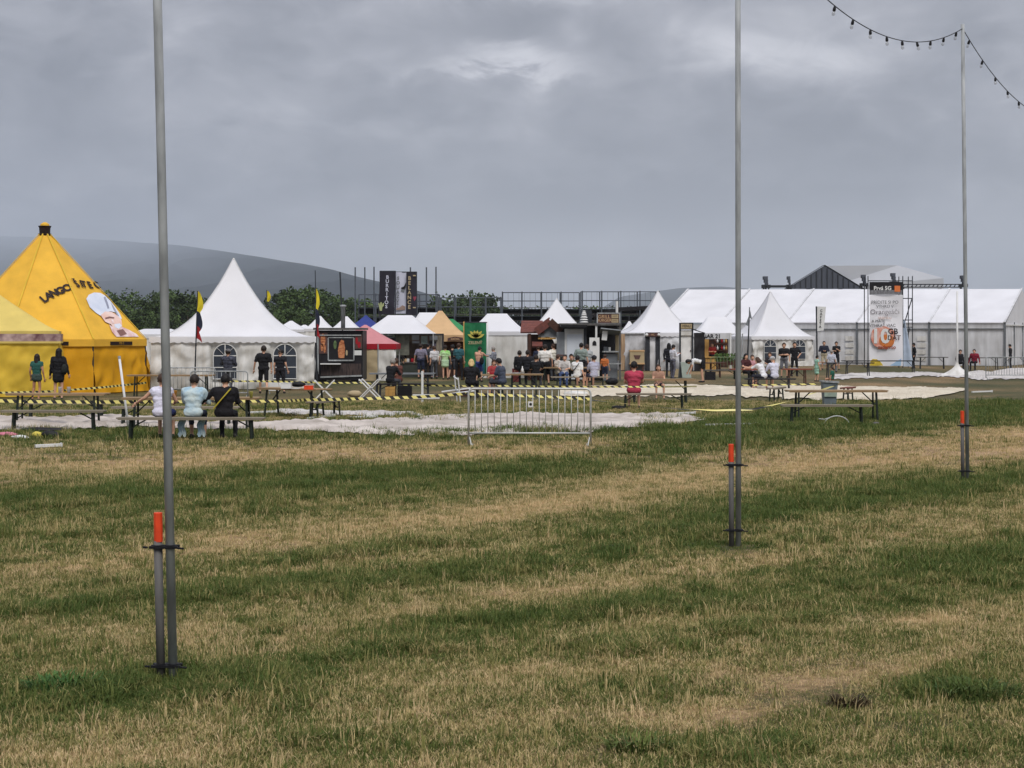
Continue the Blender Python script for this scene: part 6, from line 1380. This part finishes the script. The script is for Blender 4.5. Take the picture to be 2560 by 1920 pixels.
person('man in navy sweater and beige shorts in front of the marquee', 2060, 924, 180, H=1.82, top=(36, 40, 54), bot=(186, 174, 148), sleeve=1.8, hem=.95, hair='dark', arms=('fold', 'fold'), z=101, wide=1.15)
person('person in black beside the navy sweater in front of the marquee', 2091, 924, 200, H=1.80, top=BLK, bot=(40, 40, 48), sleeve=.6, hem=.9, hair='black', arms=('phone', 'fold'), z=100)
person('person in white sitting before the two men at the marquee', 2079, 932, 30, 'sit', 1.68, (190, 192, 204), (120, 120, 130), sleeve=.8, hem=2, hair='grey', z=93)
person('child in mint green dress behind the grey bin', 2042, 962, 70, H=1.25, top=(160, 204, 182), bot=(160, 204, 182), sleeve=.3, hem=.4, hair='black', dress=.34, arms=('reach', 'down'), z=74)
person('child in bottle green shirt sitting on the grass beyond the bin', 2081, 958, -60, 'sit', 1.2, (36, 92, 76), (150, 110, 90), sleeve=.7, hem=.5, hair='brown', seat=.12, z=73)
person('person in black standing at the blue drape of the advert tower', 2286, 920, -80, H=1.70, top=BLK, bot=BLK, sleeve=1.7, hem=2, hair='black', z=104)
person('person in black seated left of the white mast', 2400, 928, 150, 'sit', 1.66, BLK, BLK, sleeve=1.8, hem=2, hair='black', z=95, wide=1.2)
person('person in red jacket seated right of the right pole', 2436, 926, 210, 'sit', 1.68, (122, 30, 46), BLK, sleeve=1.8, hem=2, hair='dark', z=97, wide=1.15)
person('person in black standing at the right edge by the marquee', 2526, 922, -60, H=1.62, top=BLK, bot=BLK, sleeve=1.8, hem=2, hair='black', z=103)

# ------------------------------------------------------------------ festoon poles
M_rope = mat('black_clamp', (26, 26, 30), .5, .2, 8)
def festoon(label, x, y, s, lean_px, xs_, ystk, dx_top=0):
    z = F / s; base = Vector((sx(x, z), z, 0)); k = 1 / s
    o = thing('festoon_pole', label, 'pole', base)
    L = 6.62; lx_ = lean_px * k / 4.25
    P(o, 'pole', lambda b: b.tube([(0, 0, -.1), (lx_ * L * .5, 0, L * .5), (lx_ * L, 0, L)], .0275, 14), M_galv, True)
    dx = (xs_ - x) * k; tl = lx_ * .7; hs = (y - ystk) * k
    sk = P(o, 'stake', lambda b: b.tube([(dx + .004, .0, -.1), (dx + tl * hs, .0, hs * .835)], .0262, 12), M_galvd, True)
    P(sk, 'orange_tip', lambda b: b.tube([(dx + tl * hs * .83, 0, hs * .83), (dx + tl * hs, 0, hs), (dx + tl * hs, 0, hs + .004)], [.0268, .0268, .025], 12), M_orange)
    for hh in (.095 if s > 300 else .17, hs * .80 - .0):
        cb = MB(); ax = dx + tl * hh; bx = lx_ * hh
        for cx_ in (ax, bx):
            cb.tube([(cx_, 0, hh - .012), (cx_, 0, hh + .012)], .036, 12)
        cb.box(((ax + bx) / 2, -.03, hh), (abs(bx - ax) + .10, .022, .016)); cb.box(((ax + bx) / 2, .03, hh), (abs(bx - ax) + .10, .022, .016))
        cb.tube([(ax - .06, -.035, hh), (ax - .085, -.05, hh + .004)], .007, 6); cb.tube([(bx + .05, -.035, hh - .004), (bx + .09, -.045, hh - .006)], .007, 6)
        cb.build('clamp', M_rope, o)
    return base + Vector((lx_ * L, 0, L - .06))
SP = lambda y: (y - HY) / EYE
festoon('near galvanised pole clamped to an orange tipped stake at left', 434, 1702, SP(1702), -41 * 1.0, 402, 1283)
A_ = festoon('middle galvanised pole clamped to an orange tipped stake', 1846, 1368, SP(1368), -1, 1828, 1111)
B_ = festoon('right galvanised pole with bulb strings at its top', 2419, 1207, SP(1207), -8, 2407, 1028)
M_bulb = glassy('bulb_glass', (190, 192, 194), .35, .1); M_wire = mat('black_wire', (24, 24, 26), .6, .1, 5)
def string(label, a, c, sag, n, t0=0.0):
    o = thing('festoon_string', label, 'string lights', a)
    d = c - a; f = lambda t: Vector((d.x * t, d.y * t, d.z * t - sag * 4 * t * (1 - t)))
    P(o, 'wire', lambda b: b.tube([f(i / 60) for i in range(61)], .006, 6), M_wire, True)
    def mk():
        q = MB(); q.lathe([(.010, 0), (.016, -.018), (.019, -.038), (.018, -.06), (.010, -.064)], 10); r_ = MB(); r_.lathe([(.011, -.062), (.019, -.078), (.022, -.094), (.017, -.11), (.004, -.118)], 10)
        return q.mesh('bulb_socket', M_black, True), r_.mesh('bulb', M_bulb, True)
    if 'bulb' not in CACHE: CACHE['bulb'] = mk()
    rr = random.Random(int(sag * 100))
    for i in range(n):
        t = t0 + (i + .5) / n * (1 - t0); s_ = link('bulb_socket', CACHE['bulb'][0], o); s_.location = f(t); s_.rotation_euler = (rr.uniform(-.2, .2), rr.uniform(-.3, .3), 0)
        link('bulb', CACHE['bulb'][1], s_)
string('string of dark bulbs sagging from the middle pole to the right pole', A_, B_, .69, 13)
C_ = Vector((sx(2725, F / 132), F / 132, 6.5))
string('string of dark bulbs falling from the right pole to the right edge', B_, C_, .68, 12)

# ------------------------------------------------------------------ grass
M_blade = bpy.data.materials.new('grass_blades'); M_blade.use_nodes = True; grass_nodes(M_blade, True)
gcol = bpy.data.collections.new('grass_tufts')
def tuft(seed, n, hmin, hmax, spread, lay):
    rr = random.Random(seed); b = MB()
    for i in range(n):
        a = rr.uniform(0, 6.28); r = spread * math.sqrt(rr.random()); p = Vector((math.cos(a) * r, math.sin(a) * r, -.01)); h = rr.uniform(hmin, hmax); w = rr.uniform(.0022, .0045)
        d = Vector((rr.gauss(0, 1), rr.gauss(0, 1), 0)).normalized(); sd = Vector((-d.y, d.x, 0)); k = rr.uniform(.1, .5) + lay * rr.random()
        m1 = p + Vector((0, 0, h * .55)) + d * h * k * .35; t = p + Vector((0, 0, h * (1 - .35 * k))) + d * h * k
        b.add([p - sd * w, p + sd * w, m1 + sd * w * .8, m1 - sd * w * .8, t], [(0, 1, 2, 3), (3, 2, 4)])
    me = b.mesh('grass_tuft', M_blade); o = bpy.data.objects.new('grass_tuft', me); gcol.objects.link(o); return o
for i in range(6): tuft(100 + i, 22, .025, .07, .09, .5)
for i in range(3): tuft(200 + i, 26, .05, .12, .10, .7)
for i in range(3): tuft(300 + i, 7, .07, .16, .07, .15)
def weed(label, x, y, n, r, h, c1, c2, seed):
    rr = random.Random(seed); b = MB()
    for i in range(n):
        a = rr.uniform(0, 6.28); q = r * math.sqrt(rr.random()); p = Vector((math.cos(a) * q, math.sin(a) * q * .6, -.01)); hh = h * rr.uniform(.4, 1); d = Vector((math.cos(a) + rr.gauss(0, .5), math.sin(a) + rr.gauss(0, .5), 0)).normalized(); sd = Vector((-d.y, d.x, 0)) * rr.uniform(.003, .006); k = rr.uniform(.3, 1.1)
        m1 = p + Vector((0, 0, hh * .6)) + d * hh * k * .4; t = p + Vector((0, 0, hh * (1 - .4 * k))) + d * hh * k; b.add([p - sd, p + sd, m1 + sd, m1 - sd, t], [(0, 1, 2, 3), (3, 2, 4)])
    o = b.build('weed_clump', mat('weed_%d' % seed, c1, .9, 0, 14, rgb2=c2)); o.location = gp(x, y); tag(o, label, 'weed')
weed('dark dead weed clump in the right foreground', 2120, 1772, 150, .11, .13, (46, 40, 30), (96, 82, 56), 31)
weed('smaller dark weed clump below it in the right foreground', 2065, 1826, 70, .06, .05, (36, 30, 24), (66, 54, 40), 32)
weed('fresh green weed clump at the right foreground edge', 2440, 1745, 220, .26, .16, (46, 66, 32), (92, 108, 54), 33)
weed('fresh green weed clump left of the near pole', 170, 1725, 240, .26, .15, (44, 78, 38), (86, 118, 58), 34)
weed('green weed clump in the grass left of the middle pole', 1530, 1378, 90, .08, .12, (40, 62, 32), (78, 96, 48), 35)
weed('green weed clump near the bottom right', 1600, 1880, 160, .16, .14, (50, 70, 34), (104, 116, 58), 36)
def scatter(n, ylo, yhi):
    y = np.sqrt(RNG.uniform(ylo ** 2, yhi ** 2, n)); x = RNG.uniform(-.40, .40, n) * y + RNG.uniform(-1, 1, n); return x, y
xs_l, ys_l, sc_l = [], [], []
for n, lo, hi, sc in ((60000, 6.0, 14, .82), (70000, 14, 26, 1.0), (46000, 26, 52, 1.35)):
    x, y = scatter(n, lo, hi); xs_l.append(x); ys_l.append(y); sc_l.append(np.full(n, sc))
px_, py_, ps_ = map(np.concatenate, (xs_l, ys_l, sc_l))
dr_ = dryness(px_, py_)
lush = np.clip(1.0 - dr_ * 1.25, 0, 1)
gn = fbm(px_, py_, 1.3, 3, 77)
sc_ = ps_ * (.66 + .75 * lush * gn * 1.6 + .25 * RNG.random(len(px_)))
typ = np.where((lush * gn > .36) & (RNG.random(len(px_)) < .5), 6 + RNG.integers(0, 3, len(px_)), RNG.integers(0, 6, len(px_))).astype(np.int32)
typ = np.where(RNG.random(len(px_)) < .07, 9 + RNG.integers(0, 3, len(px_)), typ).astype(np.int32)
row = CX + F * px_ / py_, HY + F * EYE / py_
keep = RNG.random(len(px_)) < (.9 + .1 * (1 - np.clip((dr_ - .8) * 4, 0, 1)))
# longer tufts left standing round the pole feet
for bx_, by_ in ((434, 1702), (402, 1700), (1846, 1368), (1828, 1368), (2419, 1207)):
    g_ = gp(bx_, by_); k_ = (np.abs(px_ - g_.x) < .2) & (py_ > g_.y - .9) & (py_ < g_.y + .2); sc_[k_] *= .78; k2 = ((px_ - g_.x) ** 2 + (py_ - g_.y) ** 2) < .3 ** 2; dr_[k2] *= .45
# keep blades off the sheeting
def in_sheet(x, y):
    m = np.zeros(len(x), bool)
    m |= (y > 1045) & (y < 1074) & (x < 420); m |= (y > 1058) & (y < 1080) & (x > 400) & (x < 1180); m |= (y > 1040) & (y < 1076) & (x > 1176) & (x < 1600); m |= (y < 1000); return m
keep &= ~in_sheet(*row)
px_, py_, sc_, typ, dr_ = px_[keep], py_[keep], sc_[keep], typ[keep], dr_[keep]
pm = bpy.data.meshes.new('grass'); pm.from_pydata(np.stack([px_, py_, np.zeros_like(px_)], 1).tolist(), [], [])
for nm, ty, v in (('dry', 'FLOAT', dr_.astype(np.float32)), ('scl', 'FLOAT', sc_.astype(np.float32)), ('rot', 'FLOAT', RNG.uniform(0, 6.28, len(px_)).astype(np.float32)), ('typ', 'INT', typ)):
    pm.attributes.new(nm, ty, 'POINT').data.foreach_set('value', v)
gr = link('grass', pm); tag(gr, 'short mown grass and straw covering the meadow', 'grass', kind='stuff')
ng = bpy.data.node_groups.new('grass_scatter', 'GeometryNodeTree')
ng.interface.new_socket('Geometry', in_out='INPUT', socket_type='NodeSocketGeometry'); ng.interface.new_socket('Geometry', in_out='OUTPUT', socket_type='NodeSocketGeometry')
N, Lk = ng.nodes, ng.links
gi, go = N.new('NodeGroupInput'), N.new('NodeGroupOutput'); m2p = N.new('GeometryNodeMeshToPoints'); iop = N.new('GeometryNodeInstanceOnPoints'); ci = N.new('GeometryNodeCollectionInfo')
ci.inputs['Collection'].default_value = gcol; ci.inputs['Separate Children'].default_value = True; ci.inputs['Reset Children'].default_value = True
def na(nm, ty): n = N.new('GeometryNodeInputNamedAttribute'); n.data_type = ty; n.inputs[0].default_value = nm; return n.outputs[0]
cx3 = N.new('ShaderNodeCombineXYZ'); Lk.new(na('rot', 'FLOAT'), cx3.inputs[2])
Lk.new(gi.outputs[0], m2p.inputs[0]); Lk.new(m2p.outputs[0], iop.inputs['Points']); Lk.new(ci.outputs[0], iop.inputs['Instance'])
iop.inputs['Pick Instance'].default_value = True; Lk.new(na('typ', 'INT'), iop.inputs['Instance Index']); Lk.new(cx3.outputs[0], iop.inputs['Rotation']); Lk.new(na('scl', 'FLOAT'), iop.inputs['Scale'])
Lk.new(iop.outputs[0], go.inputs[0])
gr.modifiers.new('scatter', 'NODES').node_group = ng

# ------------------------------------------------------------------ turn lettering and bodies into meshes
bpy.context.view_layer.update()
dg = bpy.context.evaluated_depsgraph_get()
for o, parent, Mx, m, name in TEXTS:
    me = bpy.data.meshes.new_from_object(o.evaluated_get(dg)); me.name = name
    me.transform(Mx); me.materials.clear(); me.materials.append(m)
    link(name, me, parent)
vs0 = []
REG = {'skin': 0, 'top': 1, 'bot': 2, 'shoe': 3}
for ob, B, wr, s, hd, fwd, ld in PEOPLE:
    me = bpy.data.meshes.new_from_object(ob.evaluated_get(dg)); nf = len(me.polygons)
    c = np.empty(nf * 3); me.polygons.foreach_get('center', c); c = c.reshape(-1, 3); best = np.full(nf, 1e9); mi = np.zeros(nf, np.int32)
    for a, q, ra, rb, rg in B:
        a_, d = np.array(a), np.array(q - a); L2 = max(float(d @ d), 1e-9); t = np.clip(((c - a_) @ d) / L2, 0, 1)
        dist = np.linalg.norm(c - a_ - t[:, None] * d, axis=1) - (ra + (rb - ra) * t)
        k = dist < best; best = np.where(k, dist, best); mi = np.where(k, REG[rg], mi)
    v = np.empty(len(me.vertices) * 3); me.vertices.foreach_get('co', v)
    nr = np.empty(len(me.vertices) * 3); me.vertex_normals.foreach_get('vector', nr); nr = nr.reshape(-1, 3); V3 = v.reshape(-1, 3); sd_ = float(hd.x * 50 + len(vs0)) ; vs0.append(1)
    cl_ = np.zeros(len(V3), bool)
    for p, m_ in zip(me.polygons, mi):
        if m_ in (1, 2): cl_[list(p.vertices)] = True
    vs = []
    for p, n_, k in zip(V3, nr, cl_):
        if k: d_ = .012 * noise.noise(Vector((p[0] * 7 + p[2] * 5, p[1] * 7, p[2] * 9 + sd_))) + .008 * noise.noise(Vector((p[0] * 22 + p[2] * 9, p[1] * 22, p[2] * 26 + sd_))); p = p + n_ * d_
        vs.append(tuple(p))
    fs = [tuple(p.vertices) for p in me.polygons]; mb = MB(); mb.v = vs; mb.f = fs; mb.m = mi.tolist()
    for wp, dr, sd in wr:                     # hands: palm, four fingers, thumb
        dr = (dr + Vector((0, 0, -.25))).normalized(); sdv = dr.orthogonal().normalized(); up = dr.cross(sdv)
        mb.sphere(wp + dr * .045 * s, .04 * s, 8, 0, (.8, .8, 1.0))
        for i, ln in enumerate((.068, .078, .072, .055)):
            p0 = wp + dr * .075 * s + sdv * (i - 1.5) * .018 * s; p1 = p0 + dr * ln * .55 * s; p2 = p1 + (dr + up * .5).normalized() * ln * .5 * s
            mb.tube([p0, p1, p2], [.010 * s, .009 * s, .006 * s], 5)
        p0 = wp + dr * .03 * s + sdv * -.03 * s; mb.tube([p0, p0 + (dr - sdv * .8).normalized() * .04 * s, p0 + (dr * 1.2 - sdv * .5).normalized() * .07 * s], [.012 * s, .011 * s, .007 * s], 5)
    for a in (-1, 1): mb.sphere(hd + fwd * .083 * s + Vector((a * .03 * s, 0, 0)) + ld * .018 * s, .010 * s, 6, 4)
    mb.tube([hd + fwd * .094 * s - ld * .062 * s + Vector((a * .02 * s, 0, 0)) for a in (-1, 1)], .006 * s, 5, 4)
    new = mb.mesh('body', list(me.materials), True); old = ob.data; ob.modifiers.clear(); ob.data = new
    bpy.data.meshes.remove(me); bpy.data.meshes.remove(old)
for o, *_ in TEXTS:
    cu = o.data; bpy.data.objects.remove(o); bpy.data.curves.remove(cu)
